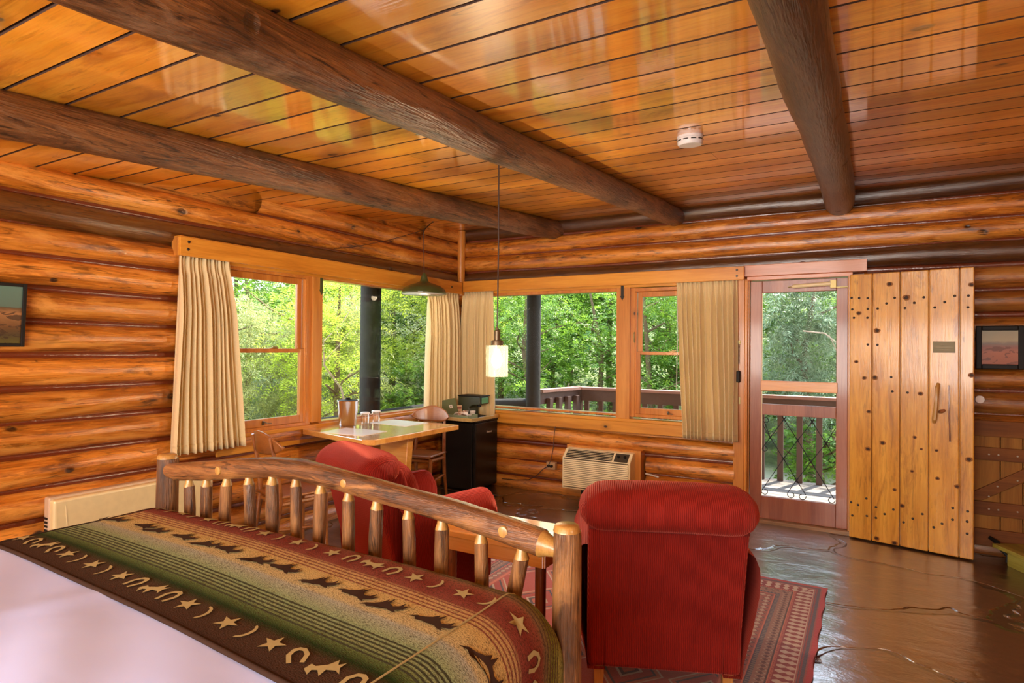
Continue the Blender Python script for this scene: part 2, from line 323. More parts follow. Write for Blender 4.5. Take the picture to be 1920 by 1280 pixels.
def bulbmat(name, col, st):       # clear bulb with a glowing core: half of the light passes the envelope
    m = emis(name, col, st); nt = m.node_tree; o = [n for n in nt.nodes if n.type == 'OUTPUT_MATERIAL'][0]; e = o.inputs[0].links[0].from_socket
    t = nt.nodes.new('ShaderNodeBsdfTransparent'); mx = nt.nodes.new('ShaderNodeMixShader'); mx.inputs[0].default_value = .6
    nt.links.new(t.outputs[0], mx.inputs[1]); nt.links.new(e, mx.inputs[2]); nt.links.new(mx.outputs[0], o.inputs[0]); return m
def emis(name, col, st):
    m = bpy.data.materials.new(name); m.use_nodes = True; nt = m.node_tree; nt.nodes.clear()
    o = nt.nodes.new('ShaderNodeOutputMaterial'); e = nt.nodes.new('ShaderNodeEmission')
    e.inputs[0].default_value = (*col, 1); e.inputs[1].default_value = st; nt.links.new(e.outputs[0], o.inputs[0]); return m

# ================================================================ ROOM SHELL
XW, YB = 5.75, -7.6                     # room: x 0..XW, y YB..0
CZ = lambda y: 2.82 + 0.082*y           # underside of the sloping ceiling
def log_strip(mb, axis, a0, a1, zc, rad, tone, seed, base=0.0, sgn=1):
    """half log lying along axis, face bulging into the room"""
    n = max(2, int((a1-a0)/0.10)); q = random.Random(seed); pts = []
    ph = [q.uniform(0, 6.28) for _ in range(4)]
    K = 10
    def fn(u, v):
        a = a0+(a1-a0)*u; th = -1.45+2.9*v
        wob = 0.010*math.sin(a*1.3+ph[0])+0.006*math.sin(a*3.1+ph[1])
        r_ = rad*(1+0.035*math.sin(a*2.1+ph[2]+th)+0.02*math.sin(a*6.3+ph[3]-2*th))
        z = zc+wob*0.5+r_*math.sin(th); d = base-rad*0.60+r_*math.cos(th)*1.02
        return (d, a, z) if axis == 'y' else (a, -d, z)
    mb.grid(fn, n, K, mi=0, tone=tone)
def batten_strip(mb, axis, a0, a1, zc, seed):
    q = random.Random(seed)
    def fn(u, v):
        a = a0+(a1-a0)*u; th = -1.5+3.0*v
        d = -0.048+0.026*math.cos(th); z = zc+0.027*math.sin(th)+0.004*math.sin(a*2.3+q.random()*0.01)
        return (d, a, z) if axis == 'y' else (a, -d, z)
    mb.grid(fn, max(2, int((a1-a0)/0.15)), 5, mi=1, tone=0.5)

ROWS_L = [0.035, 0.22, 0.405, 0.59, 0.776, 0.965, 1.152, 1.340, 1.528, 1.716, 1.905, 2.085, 2.25, 2.425, 2.60, 2.765]
ROWS_R = [0.035, 0.215, 0.385, 0.58, 0.765, 0.95, 1.125, 1.305, 1.50, 1.69, 1.88, 2.065, 2.255, 2.430, 2.605, 2.775]
mb = MB(); q = random.Random(3)
for i, zc in enumerate(ROWS_L):
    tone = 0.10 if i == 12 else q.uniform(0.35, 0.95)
    full = zc < 0.80 or zc > 2.20
    # upper rows are cut by the sloping ceiling
    y0 = YB
    if CZ(YB) < zc+0.05: y0 = max(YB, (zc+0.0-2.82)/0.082)
    segs = [(y0, 0.0)] if full else [(y0, -2.98), (-0.22, 0.0)]
    for a0, a1 in segs:
        if a1-a0 > 0.05:
            log_strip(mb, 'y', a0, a1, zc, 0.082, tone, 100+i)
            if i and zc-0.09 < CZ(a0)-0.03+9*(a0 > YB+1): batten_strip(mb, 'y', max(a0, (zc-0.09-2.80)/0.082 if zc > 2.2 else a0), a1, (zc+ROWS_L[i-1])/2, i)
mb.box(-0.20, -0.045, YB, 0.20, -0.30, 0.84, mi=0, tone=.3); mb.box(-0.20, -0.045, YB, 0.20, 2.14, 2.95, mi=0, tone=.3)
mb.box(-0.20, -0.045, YB, -2.99, 0.84, 2.14, mi=0, tone=.3); mb.box(-0.20, -0.045, -0.22, 0.20, 0.84, 2.14, mi=0, tone=.3)
struct(mb.build('wall_left', [M_LOG_L, M_BATTEN], smooth=True), 'varnished half log wall with the darker log above the corner window')

mb = MB()
for i, zc in enumerate(ROWS_R):
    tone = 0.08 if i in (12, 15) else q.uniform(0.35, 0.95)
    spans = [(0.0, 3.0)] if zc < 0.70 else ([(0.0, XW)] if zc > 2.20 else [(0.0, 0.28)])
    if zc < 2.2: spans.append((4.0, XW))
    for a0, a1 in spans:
        t2 = tone if a0 < 3.5 else 0.13+0.10*tone  # darker tone right of the door puts the dimmer light into the logs
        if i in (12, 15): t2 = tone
        if abs(zc-0.385) < 0.01 and a0 < 1:            # logs are cut out for the air conditioner
            log_strip(mb, 'x', 0.0, 1.36, zc, 0.082, t2, 200+i); log_strip(mb, 'x', 2.19, 3.0, zc, 0.082, t2, 230+i)
        elif abs(zc-0.215) < 0.01 and a0 < 1:
            log_strip(mb, 'x', 0.0, 1.36, zc, 0.082, t2, 200+i); log_strip(mb, 'x', 2.19, 3.0, zc, 0.082, t2, 230+i)
        else: log_strip(mb, 'x', a0, a1, zc, 0.082, t2, 200+i)
        if i: batten_strip(mb, 'x', a0, a1, (zc+ROWS_R[i-1])/2, 50+i)
for x0, x1, z0, z1 in ((-.2, 3.08, -.3, .80), (3.93, XW, -.3, 2.15), (-.2, XW, 2.15, 2.95), (-.2, .26, .8, 2.15), (2.99, 3.08, .8, 2.15), (3.08, 3.93, -.3, -.02), (3.08, 3.93, 2.12, 2.15)):
    mb.box(x0, x1, 0.045, 0.20, z0, z1, mi=0, tone=.3)
struct(mb.build('wall_back', [M_LOG_R, M_BATTEN], smooth=True), 'varnished half log wall with the corner window and the cabin door')
mb = MB(); mb.box(XW, XW+0.15, YB, 0.2, -0.3, 3.0)
struct(mb.build('wall_right', [M_LOG_L]))
mb = MB(); mb.box(-0.2, XW+0.15, YB-0.15, YB, -0.3, 3.0)
struct(mb.build('wall_front', [M_LOG_R]))

# ceiling boards run along x, 0.205 wide
mb = MB(); q = random.Random(11); y = 0.16; w = 0.205
def cz_box(mb, x0, x1, ya, yb, tone):
    g = 0.0035
    P = []
    for yy, dz in ((ya+g*0.7, 0.016), (ya+g, 0.0035), (ya+g+0.004, 0), (yb-g-0.004, 0), (yb-g, 0.0035), (yb-g*0.7, 0.016)):
        P.append((yy, CZ(yy)+dz))
    n = len(P); vs = [(x0, *p) for p in P]+[(x1, *p) for p in P]
    for i in range(n-1): mb.add([vs[i+1], vs[i], vs[i+n], vs[i+1+n]], [(0, 1, 2, 3)], 0 if i == 2 else 1, tone)
while y > YB-0.1:
    cut = q.uniform(-3, 9)
    t1, t2 = q.uniform(0.15, 0.95), q.uniform(0.15, 0.95)
    if 0.3 < cut < XW-0.3: cz_box(mb, -0.1, cut-0.001, y-w, y, t1); cz_box(mb, cut+0.001, XW+0.1, y-w, y, t2)
    else: cz_box(mb, -0.1, XW+0.1, y-w, y, t1)
    y -= w
vs = [(-0.2, YB-.15, CZ(YB-.15)+0.013), (XW+.15, YB-.15, CZ(YB-.15)+0.013), (XW+.15, 0.2, CZ(.2)+0.013), (-.2, .2, CZ(.2)+.013)]
vs += [(a, b, c+0.1) for a, b, c in vs]
mb.add(vs, [(0, 3, 2, 1), (4, 5, 6, 7), (0, 1, 5, 4), (1, 2, 6, 5), (2, 3, 7, 6), (3, 0, 4, 7)], 1, 0.5)
M_GROOVE = plain('groove_dark', (0.035, 0.012, 0.005), 0.7)
ceil = mb.build('ceiling', [M_CEIL, M_GROOVE]); struct(ceil, 'varnished pine board ceiling')

# flagstone floor
def floor_mat():
    m, nt, p = mat('flagstone')
    co, X, Y, Z = coords(nt)
    v = N(nt, 'ShaderNodeMapping', {'Vector': co, 'Rotation': (0, 0, R(28)), 'Scale': (0.75, 1.15, 1.0)}).outputs[0]
    nz = N(nt, 'ShaderNodeTexNoise', {'Vector': co, 'Scale': 1.3, 'Detail': 3.0})
    nz2 = N(nt, 'ShaderNodeTexNoise', {'Vector': co, 'Scale': 9.0, 'Detail': 5.0})
    vv = N(nt, 'ShaderNodeVectorMath', {0: v, 1: nz.outputs['Color']}, operation='ADD').outputs[0]
    sc = N(nt, 'ShaderNodeVectorMath', {0: nz2.outputs['Color']}, operation='SCALE'); sc.inputs['Scale'].default_value = 0.05
    vv = N(nt, 'ShaderNodeVectorMath', {0: vv, 1: sc.outputs[0]}, operation='ADD').outputs[0]
    e = N(nt, 'ShaderNodeTexVoronoi', {'Vector': vv, 'Scale': 0.95, 'Randomness': 0.85}, voronoi_dimensions='2D', feature='DISTANCE_TO_EDGE')
    c1 = N(nt, 'ShaderNodeTexVoronoi', {'Vector': vv, 'Scale': 0.95, 'Randomness': 0.85}, voronoi_dimensions='2D')
    joint = mth(nt, 'SUBTRACT', 1.0, mth(nt, 'MULTIPLY', mth(nt, 'SUBTRACT', e.outputs['Distance'], 0.016), 60.0, clamp=True), clamp=True)
    hs = N(nt, 'ShaderNodeSeparateColor', {0: c1.outputs['Color']})
    st = N(nt, 'ShaderNodeMapping', {'Vector': co, 'Rotation': (0, 0, R(-25)), 'Scale': (8.0, 15.0, 1.0)}).outputs[0]
    g = N(nt, 'ShaderNodeTexNoise', {'Vector': st, 'Scale': 1.0, 'Detail': 5.0, 'Roughness': 0.6})
    base = ramp(nt, hs.outputs[0], [(0.0, (0.060, 0.026, 0.015)), (0.5, (0.085, 0.040, 0.022)), (1.0, (0.055, 0.030, 0.020))])
    base = mixc(nt, mth(nt, 'MULTIPLY', mth(nt, 'SUBTRACT', g.outputs['Fac'], 0.54), 5.0, clamp=True), base, (0.15, 0.070, 0.036))
    base = mixc(nt, mth(nt, 'MULTIPLY', mth(nt, 'SUBTRACT', 0.42, g.outputs['Fac']), 6.0, clamp=True), base, (0.025, 0.013, 0.009))
    c = mixc(nt, joint, base, (0.022, 0.013, 0.009)); nt.links.new(c, p.inputs['Base Color'])
    ve = N(nt, 'ShaderNodeTexNoise', {'Vector': st, 'Scale': 0.5, 'Detail': 6.0, 'Roughness': 0.65, 'Distortion': 0.5})
    h = mth(nt, 'ADD', mth(nt, 'MULTIPLY', ve.outputs['Fac'], 0.28), mth(nt, 'MULTIPLY', joint, -0.8))
    b = N(nt, 'ShaderNodeBump', {'Height': h, 'Strength': 0.9, 'Distance': 0.025}); nt.links.new(b.outputs[0], p.inputs['Normal']); nt.links.new(b.outputs[0], p.inputs['Coat Normal'])
    p.inputs['Roughness'].default_value = 0.30; p.inputs['Coat Weight'].default_value = 1.0; p.inputs['Coat Roughness'].default_value = 0.16; p.inputs['Coat IOR'].default_value = 2.6
    return m
mb = MB(); mb.box(-0.2, XW+0.15, YB-.15, 0.2, -0.12, 0.0)
struct(mb.build('floor', [floor_mat()]), 'dark polished flagstone floor')

# log beams under the ceiling (along y)
M_BEAM_DARK = wood('dark_beam_bark', (0.012, 0.005, 0.003), (0.036, 0.014, 0.007), (0.085, 0.038, 0.018), along='Y', across='X', rough=0.45, coat=0.5, knot=0.35, kden=0.5, grain=9, bump=0.7, blotch=0.4, bumpd=0.010, coat_ior=1.6, croughness=0.15, crack=1.0, kbig=1.8, streak=1.0, patch=((0.075, 0.040, 0.020), (0.010, 0.005, 0.003)))
def beam(x, r0_, r1_, label, seed, yend=0.02, dz=0.0, dx=0.0, m_=None):
    pts = []; rad = []; n = 130; q = random.Random(seed)
    for i in range(n+1):
        t = i/n; y = YB+0.02+(yend-YB-0.02)*t; r_ = r0_+(r1_-r0_)*t
        r_ *= 1+0.02*math.sin(y*2.3+seed)+0.012*math.sin(y*7.1)
        pts.append((x+dx*(1-t)+0.010*math.sin(y*1.1+seed), y, CZ(y)-r_*0.86+dz)); rad.append(r_)
    mb = MB(); mb.tube(pts, rad, n=28, jit=0.030, seed=seed)
    o = mb.build('log_beam', [m_ or M_BEAM], smooth=True)
    return tag(o, label, 'beam', None)
beam(1.185, 0.086, 0.100, 'peeled log ceiling beam nearest the log wall with the curtained side window', 1, dx=0.06)
beam(2.445, 0.092, 0.088, 'long peeled log ceiling beam running above the hanging glass lantern', 2, dx=0.132)
beam(3.82, 0.070, 0.110, 'dark glossy log ceiling beam that ends above the screen door', 3, dx=0.065, m_=M_BEAM_DARK)
# corner pole
mb = MB(); mb.tube([(0.045, -0.045, z) for z in (2.08, 2.3, 2.55, 2.81)], [0.042, 0.043, 0.046, 0.046], n=16, jit=0.02)
tag(mb.build('corner_pole', [M_TRIM_Z], smooth=True), 'slim peeled pole standing in the corner between the two valances', 'pole')

# ================================================================ WINDOWS  (left wall = x plane, back wall = y plane)
def fr(axis, a0, a1, z0, z1, d0, d1, mb, tone=0.5):
    """frame member: a along the wall, d depth from wall face into the room (negative = outward)"""
    if axis == 'y': mb.box(d0, d1, a0, a1, z0, z1, tone=tone)
    else: mb.box(a0, a1, -d1, -d0, z0, z1, tone=tone)
def frame4(axis, a0, a1, z0, z1, w, d0, d1, wt=None, wb=None):
    wt = wt or w; wb = wb or w; mb = MB()
    fr(axis, a0, a0+w, z0, z1, d0, d1, mb); fr(axis, a1-w, a1, z0, z1, d0, d1, mb)
    fr(axis, a0+w, a1-w, z1-wt, z1, d0, d1, mb); fr(axis, a0+w, a1-w, z0, z0+wb, d0, d1, mb)
    return mb
def pane(axis, a0, a1, z0, z1, d, parent):
    mb = MB(); fr(axis, a0, a1, z0, z1, d-0.003, d+0.003, mb)
    return mb.build('pane', [M_GLASS], parent)
def hook_lift(axis, a, z, parent, seed=0):
    mb = MB()
    P = (lambda a_, z_, d: (d, a_, z_)) if axis == 'y' else (lambda a_, z_, d: (a_, -d, z_))
    mb.tube([P(a, z+0.012, 0.0), P(a, z+0.010, 0.02), P(a+0.01, z, 0.035), P(a+0.05, z-0.004, 0.035)], 0.004, n=6)
    mb.tube([P(a, z-0.012, 0.0), P(a, z+0.016, 0.004)], 0.010, n=8)
    return mb.build('sash_hook', [M_BRONZE], parent, smooth=True)
def dh_window(name, axis, a0, a1, label, lockside=1):
    w = sempty(name, (0, (a0+a1)/2, .86) if axis == 'y' else ((a0+a1)/2, 0, .86), 0, label)
    jm = frame4(axis, a0, a1, 0.84, 2.09, 0.050, -0.10, 0.0, wt=0.035, wb=0.03)
    fr(axis, a0+.05, a0+.062, 0.87, 2.05, -0.03, -0.004, jm, .9); fr(axis, a1-.062, a1-.05, 0.87, 2.05, -0.03, -0.004, jm, .9)
    jm.build('window_frame', [M_SASH], w, bevel=0.003)
    up = frame4(axis, a0+.062, a1-.062, 1.445, 2.055, 0.045, -0.075, -0.045, wt=0.05, wb=0.03).build('upper_sash', [M_SASH], w, bevel=0.004)
    lo = frame4(axis, a0+.055, a1-.055, 0.87, 1.475, 0.045, -0.045, -0.010, wt=0.032, wb=0.062).build('lower_sash', [M_SASH], w, bevel=0.004)
    pane(axis, a0+.10, a1-.10, 1.47, 2.01, -0.06, up); pane(axis, a0+.10, a1-.10, 0.93, 1.445, -0.028, lo)
    mid = (a0+a1)/2+0.06*lockside
    mb = MB(); fr(axis, mid-.03, mid+.03, 1.475, 1.483, -0.045, -0.012, mb); fr(axis, mid-.008, mid+.035, 1.483, 1.492, -.036, -.022, mb)
    mb.build('sash_lock', [M_BRASS], lo, bevel=0.002)
    return w, lo
def fx_window(name, axis, a0, a1, label, ztop=2.10):
    w = sempty(name, (0, (a0+a1)/2, .86) if axis == 'y' else ((a0+a1)/2, 0, .86), 0, label)
    frame4(axis, a0, a1, 0.84, ztop, 0.02, -0.10, 0.0, wt=0.035, wb=0.02).build('window_frame', [M_SASH], w, bevel=0.003)
    pane(axis, a0+.015, a1-.015, 0.855, ztop-.03, -0.05, w)
    return w
w1, lo1 = dh_window('window_1', 'y', -2.98, -2.16, 'double hung sash window beside the long cream curtain')
hook_lift('y', -2.62, 0.90, lo1)
fx_window('window_2', 'y', -2.06, -0.24, 'wide picture window behind the dining table')
fx_window('window_3', 'x', 0.27, 1.90, 'wide picture window above the air conditioner')
w4, lo4 = dh_window('window_4', 'x', 2.02, 2.96, 'double hung sash window beside the screen door', -1)
hook_lift('x', 2.40, 0.895, lo4)
mb = MB(); mb.tube([(2.065, -0.005, 1.56), (2.065, -0.02, 1.59), (2.065, -0.022, 1.64), (2.065, -0.005, 1.66)], 0.005, n=6)
mb.build('sash_latch', [M_BRASS], w4, smooth=True)

# casings, sills and aprons
def trim(n, mb, m_, bev=0.004): return struct(mb.build('trim_%d' % n, [m_], bevel=bev))
mb = MB(); mb.box(-0.10, 0.02, -2.16, -2.055, 0.86, 2.13); trim(1, mb, M_TRIM_Z)
mb = MB(); mb.box(1.885, 2.025, -0.02, 0.10, 0.815, 2.16); trim(2, mb, M_TRIM_Z)
mb = MB(); mb.box(-0.12, 0.035, -3.02, -0.02, 0.815, 0.845); mb.box(0.0, 0.022, -3.02, -0.02, 0.70, 0.815, tone=.35); trim(3, mb, M_TRIM_Y)
mb = MB(); mb.box(0.02, 2.99, -0.035, 0.12, 0.79, 0.82); mb.box(0.02, 2.99, -0.022, 0.0, 0.685, 0.79, tone=.35); trim(4, mb, M_TRIM_X)
mb = MB(); mb.box(-0.12, 0.022, -3.02, -0.10, 2.075, 2.14); mb.box(-0.12, 0.03, -3.02, -.10, 2.14, 2.16); trim(5, mb, M_TRIM_Y)
mb = MB(); mb.box(0.10, 2.99, -0.022, 0.12, 2.095, 2.16); trim(6, mb, M_TRIM_X)
mb = MB(); mb.box(2.99, 3.082, -0.025, 0.12, 0.0, 2.14); mb.box(3.082, 3.095, -0.02, 0.05, 0, 2.13, tone=.9); mb.box(3.095, 3.108, -0.03, 0.02, 0, 2.12, tone=.4); mb.box(3.108, 3.122, -0.012, 0.10, 0, 2.11, tone=.2); trim(7, mb, M_TRIM_Z)
mb = MB(); mb.box(3.075, 4.02, -0.05, 0.10, 2.145, 2.245); mb.box(3.10, 3.92, -0.035, 0.10, 2.11, 2.145, tone=.8)
struct(mb.build('trim_8', [wood('header_wood', (0.36, 0.115, 0.04), (0.50, 0.18, 0.075), (0.60, 0.25, 0.11), along='X', across='Z', rough=0.3, coat=0.6, knot=.6, kden=.2, grain=10, bump=.1)], bevel=0.004))
mb = MB(); mb.box(3.885, 3.935, -0.02, 0.10, 0, 2.12); trim(9, mb, M_TRIM_Z)
mb = MB(); mb.box(3.10, 3.93, -0.045, 0.16, -0.01, 0.028); struct(mb.build('trim_10', [wood('threshold', (0.16, 0.08, 0.035), (0.28, 0.16, 0.08), (0.40, 0.25, 0.14), along='X', across='Y', rough=.5, coat=.2, knot=.6, kden=.1)], bevel=0.006))
for nm, a, z, ax in (('trim_11', -2.075, 2.075, 'y'), ('trim_12', 1.945, 2.115, 'x')):    # iron straps on the mullions
    pts = [(-.014, 0), (.014, 0), (.014, -.10), (.022, -.10), (0, -.145), (-.022, -.10), (-.014, -.10)]
    mb = MB()
    if ax == 'y': mb.prism([(a+p, z+h) for p, h in pts], 'x', 0.02, 0.027)
    else: mb.prism([(a+p, z+h) for p, h in pts], 'y', -0.027, -0.02)
    struct(mb.build(nm, [M_GREEN if ax == 'y' else M_BLACK], bevel=0.001))

# valances
t = thing('curtain_valance', 'orange pine valance box above the side window, end cap showing', 'valance', (0.10, -1.7, 2.15))
mb = MB(); mb.box(0.075, 0.10, -3.36, -0.10, 2.09, 2.215); mb.box(0.0, 0.10, -3.36, -0.10, 2.215, 2.222, tone=.3); mb.build('front_board', [M_TRIM_Y], t, bevel=0.004)
mb = MB(); mb.prism([(0.0, 2.09), (0.075, 2.09), (0.075, 2.215), (0.018, 2.215), (0.0, 2.19)], 'y', -3.36, -3.33)
mb.build('end_cap', [M_TRIM_Z], t, bevel=0.003)
for yy, zz in ((-3.30, 2.185), (-3.305, 2.135), (-0.30, 2.155)):
    mb = MB(); mb.tube([(0.098, yy, zz), (0.106, yy, zz)], [0.011, 0.008], n=12); mb.build('screw', [M_NAIL], t, smooth=True)
t = thing('curtain_valance', 'orange pine valance board above the window left of the door', 'valance', (1.5, -0.09, 2.17))
mb = MB(); mb.box(0.10, 3.085, -0.09, -0.065, 2.115, 2.235); mb.build('front_board', [M_TRIM_X], t, bevel=0.004)
mb = MB(); mb.box(3.06, 3.085, -0.065, 0.0, 2.115, 2.235); mb.build('end_cap', [M_TRIM_Z], t, bevel=0.003)
for xx, zz in ((3.025, 2.205), (3.025, 2.15)):
    mb = MB(); mb.tube([(xx, -0.088, zz), (xx, -0.096, zz)], [0.011, 0.008], n=12); mb.build('screw', [M_NAIL], t, smooth=True)

# ---------------------------------------------------------------- curtains
def curtain_mat():
    m, nt, p = mat('curtain_cotton')
    co, X, Y, Z = coords(nt)
    n = N(nt, 'ShaderNodeTexNoise', {'Vector': N(nt, 'ShaderNodeMapping', {'Vector': co, 'Scale': (60, 60, 240)}).outputs[0], 'Scale': 1.0, 'Detail': 2.0})
    c = mixc(nt, n.outputs['Fac'], (0.84, 0.67, 0.36), (0.96, 0.84, 0.54)); nt.links.new(c, p.inputs['Base Color'])
    p.inputs['Roughness'].default_value = 0.9; p.inputs['Sheen Weight'].default_value = 0.2
    tr = nt.nodes.new('ShaderNodeBsdfTranslucent'); nt.links.new(c, tr.inputs[0])
    mx = nt.nodes.new('ShaderNodeMixShader'); mx.inputs[0].default_value = 0.24
    out = nt.nodes['Material Output']; nt.links.new(p.outputs[0], mx.inputs[1]); nt.links.new(tr.outputs[0], mx.inputs[2]); nt.links.new(mx.outputs[0], out.inputs[0])
    b = N(nt, 'ShaderNodeBump', {'Height': n.outputs['Fac'], 'Strength': 0.25, 'Distance': 0.002}); nt.links.new(b.outputs[0], p.inputs['Normal']); nt.links.new(b.outputs[0], p.inputs['Coat Normal'])
    return m
M_CURT = curtain_mat()
def curtain(axis, t0, t1, b0, b1, ztop, zbot, folds, label, seed, d=0.055, flare=0.02):
    """pleated panel: top span t0..t1, bottom span b0..b1 along the wall"""
    q = random.Random(seed); NU, NV = folds*12, 26
    phs = [q.uniform(0.8, 1.25) for _ in range(folds+1)]; mb = MB()
    acc = [0]
    for i in range(NU):
        acc.append(acc[-1]+phs[int(i/12)])
    tot = acc[-1]
    def fn(u, v):
        k = u*NU; i = int(k); s = acc[min(i, NU)]/tot
        a_top = t0+(t1-t0)*s; a_bot = b0+(b1-b0)*s
        z = ztop+(zbot-ztop)*v; e = v**0.85
        a = a_top*(1-e)+a_bot*e
        ph = 2*math.pi*k/12
        pin = 1-math.exp(-((v-0.055)/0.028)**2)*0.75      # pinch below the heading
        A = (0.020+0.024*min(1, v*3))*pin*(0.85+0.20*math.sin(i//12*2.1+seed))
        dd = d+A*math.copysign(abs(math.sin(ph))**.7, math.sin(ph))+0.006*math.sin(ph*0.5+seed)+flare*v*v-(d-0.046)*(1-min(1, v*3.5))
        a += 0.006*math.sin(2*ph)*min(1, v*4)+0.010*math.sin(v*3.2+i//12*0.9+seed)*v
        z += 0.004*math.sin(ph+1)
        return (dd, a, z) if axis == 'y' else (a, -dd, z)
    mb.grid(fn, NU, NV)
    t = thing('curtain', label, 'curtain', (d, (t0+t1)/2, ztop) if axis == 'y' else ((t0+t1)/2, -d, ztop))
    mb.build('curtain_panel', [M_CURT], t, smooth='all', solid=0.003)
    hm = MB()
    def fh(u, v):
        p = Vector(fn(u, 0.955+0.045*v)); off = 0.003
        return (p.x+off, p.y, p.z-0.002) if axis == 'y' else (p.x, p.y-off, p.z-0.002)
    hm.grid(fh, NU, 2); hm.build('hem', [M_CURT], t, smooth='all', solid=0.002)
    return t
curtain('y', -3.335, -2.96, -3.40, -2.86, 2.11, 0.775, 13, 'long cream pleated curtain beside the log wall, flaring at the hem', 1, d=0.078, flare=0.03)
curtain('y', -0.66, -0.08, -0.72, -0.08, 2.12, 0.66, 11, 'cream pleated curtain in the corner, behind the green pendant lamp side', 2, d=0.06)
curtain('x', 0.07, 0.47, 0.07, 0.52, 2.13, 0.66, 11, 'cream pleated curtain in the corner, behind the coffee maker', 3, d=0.06)
curtain('x', 2.48, 3.02, 2.55, 3.045, 2.14, 0.69, 12, 'cream pleated curtain hanging between the window and the screen door', 4, d=0.06)
# pull cord
mb = MB(); mb.tube([(2.485, -0.035, 2.10), (2.49, -0.035, 1.5), (2.485, -0.035, 1.14)], 0.0035, n=6)
tag(mb.build('curtain_pull_rod', [M_WHITE], smooth=True), 'thin pale curtain pull rod hanging in front of the sash window', 'rod')

# ================================================================ DOORS
d1 = sempty('door_1', (3.5, 0, 0), 0, 'reddish brown screen door with scrolled ironwork in its lower opening')
mb = MB()
for x0, x1, z0, z1, tn in ((3.125, 3.222, 0.03, 2.105, .5), (3.80, 3.885, 0.03, 2.105, .6), (3.222, 3.80, 2.0, 2.105, .55), (3.222, 3.80, 0.03, 0.225, .45), (3.222, 3.80, 0.935, 1.03, .5)):
    mb.box(x0, x1, 0.005, 0.045, z0, z1, tone=tn)
mb.build('door_frame', [M_RED], d1, bevel=0.004)
mb = MB(); mb.box(3.215, 3.81, -0.008, 0.03, 1.145, 1.235); mb.build('push_rail', [M_TRIM_X], d1, bevel=0.005)
mb = MB(); mb.box(3.222, 3.80, 0.028, 0.032, 1.235, 2.0); mb.build('upper_pane', [M_GLASS], d1)
mb = MB(); mb.box(3.222, 3.226, 0.003, 0.02, 0.225, 2.0, tone=1); mb.build('bead', [M_CREAM], d1)
# wrought iron
mb = MB(); YI = 0.012; P3 = lambda x, z: (x, YI, z)
dx, dz = 0.1085, 0.170
def seg(p, q_): mb.tube([P3(*p), P3(*q_)], 0.0035, n=6)
cross = [(3.403, .905), (3.622, .897), (3.293, .740), (3.510, .732), (3.727, .724), (3.400, .565), (3.613, .560), (3.504, .393)]
seg((3.222, .63), cross[0]); seg(cross[0], (3.42, .935)); seg(cross[0], (3.385, .935)); seg(cross[0], cross[3]); seg(cross[3], cross[6]); seg(cross[6], (3.79, .265))
seg((3.245, .875), cross[2]); seg((3.232, .845), cross[2]); seg(cross[2], cross[5]); seg(cross[5], cross[7]); seg(cross[7], (3.575, .275))
seg(cross[1], (3.64, .935)); seg(cross[1], (3.60, .935)); seg(cross[1], cross[4]); seg(cross[4], (3.797, .60)); seg(cross[1], cross[3]); seg(cross[3], cross[5]); seg(cross[5], (3.226, .27))
seg((3.797, .86), cross[4]); seg(cross[4], cross[6]); seg(cross[6], cross[7]); seg(cross[7], (3.433, .275))
seg((3.222, .62), (3.222, .93)); seg((3.222, .23), (3.222, .62))
def curl(cx, cz, r_, a0, a1, x0=None):
    pts = []
    for i in range(17):
        t_ = i/16; a = R(a0+(a1-a0)*t_); rr_ = r_*(1-0.35*t_)
        pts.append(P3(cx+rr_*math.cos(a), cz+rr_*math.sin(a)))
    mb.tube(pts, 0.0035, n=6)
curl(3.252, .265, .028, 190, 470); curl(3.462, .262, .030, 165, 440); curl(3.548, .258, .030, 15, -260); curl(3.768, .258, .028, 0, -260)
curl(3.255, .885, .026, 150, -160); curl(3.768, .865, .026, 10, 280); curl(3.25, .640, .026, 200, 440); curl(3.768, .592, .028, -10, -260)
mb.build('ironwork', [M_BLACK], d1, smooth=True)
mb = MB()
for x, z in cross:
    for s in (-1, 1): mb.tube([P3(x-.012*s, z-.018), P3(x+.012*s, z+.018)], 0.006, n=6)
mb.build('ironwork_ties', [M_BLACK], d1)
mb = MB(); mb.tube([(3.46, -0.03, 2.045), (3.48, -0.03, 2.045), (3.70, -0.03, 2.055)], [0.006, 0.017, 0.017], n=14); mb.tube([(3.70, -0.03, 2.055), (3.76, -0.03, 2.058)], 0.019, n=14)
mb.build('door_closer', [M_CREAM], d1, smooth=True)
mb = MB(); mb.box(3.755, 3.80, -0.045, 0.008, 2.02, 2.085); mb.box(3.79, 3.885, -.035, -.025, 2.02, 2.03); mb.tube([(3.435, .005, 2.04), (3.435, -.035, 2.04), (3.47, -.03, 2.045)], .004, n=6)
mb.build('closer_bracket', [M_BRASS], d1, bevel=0.002)

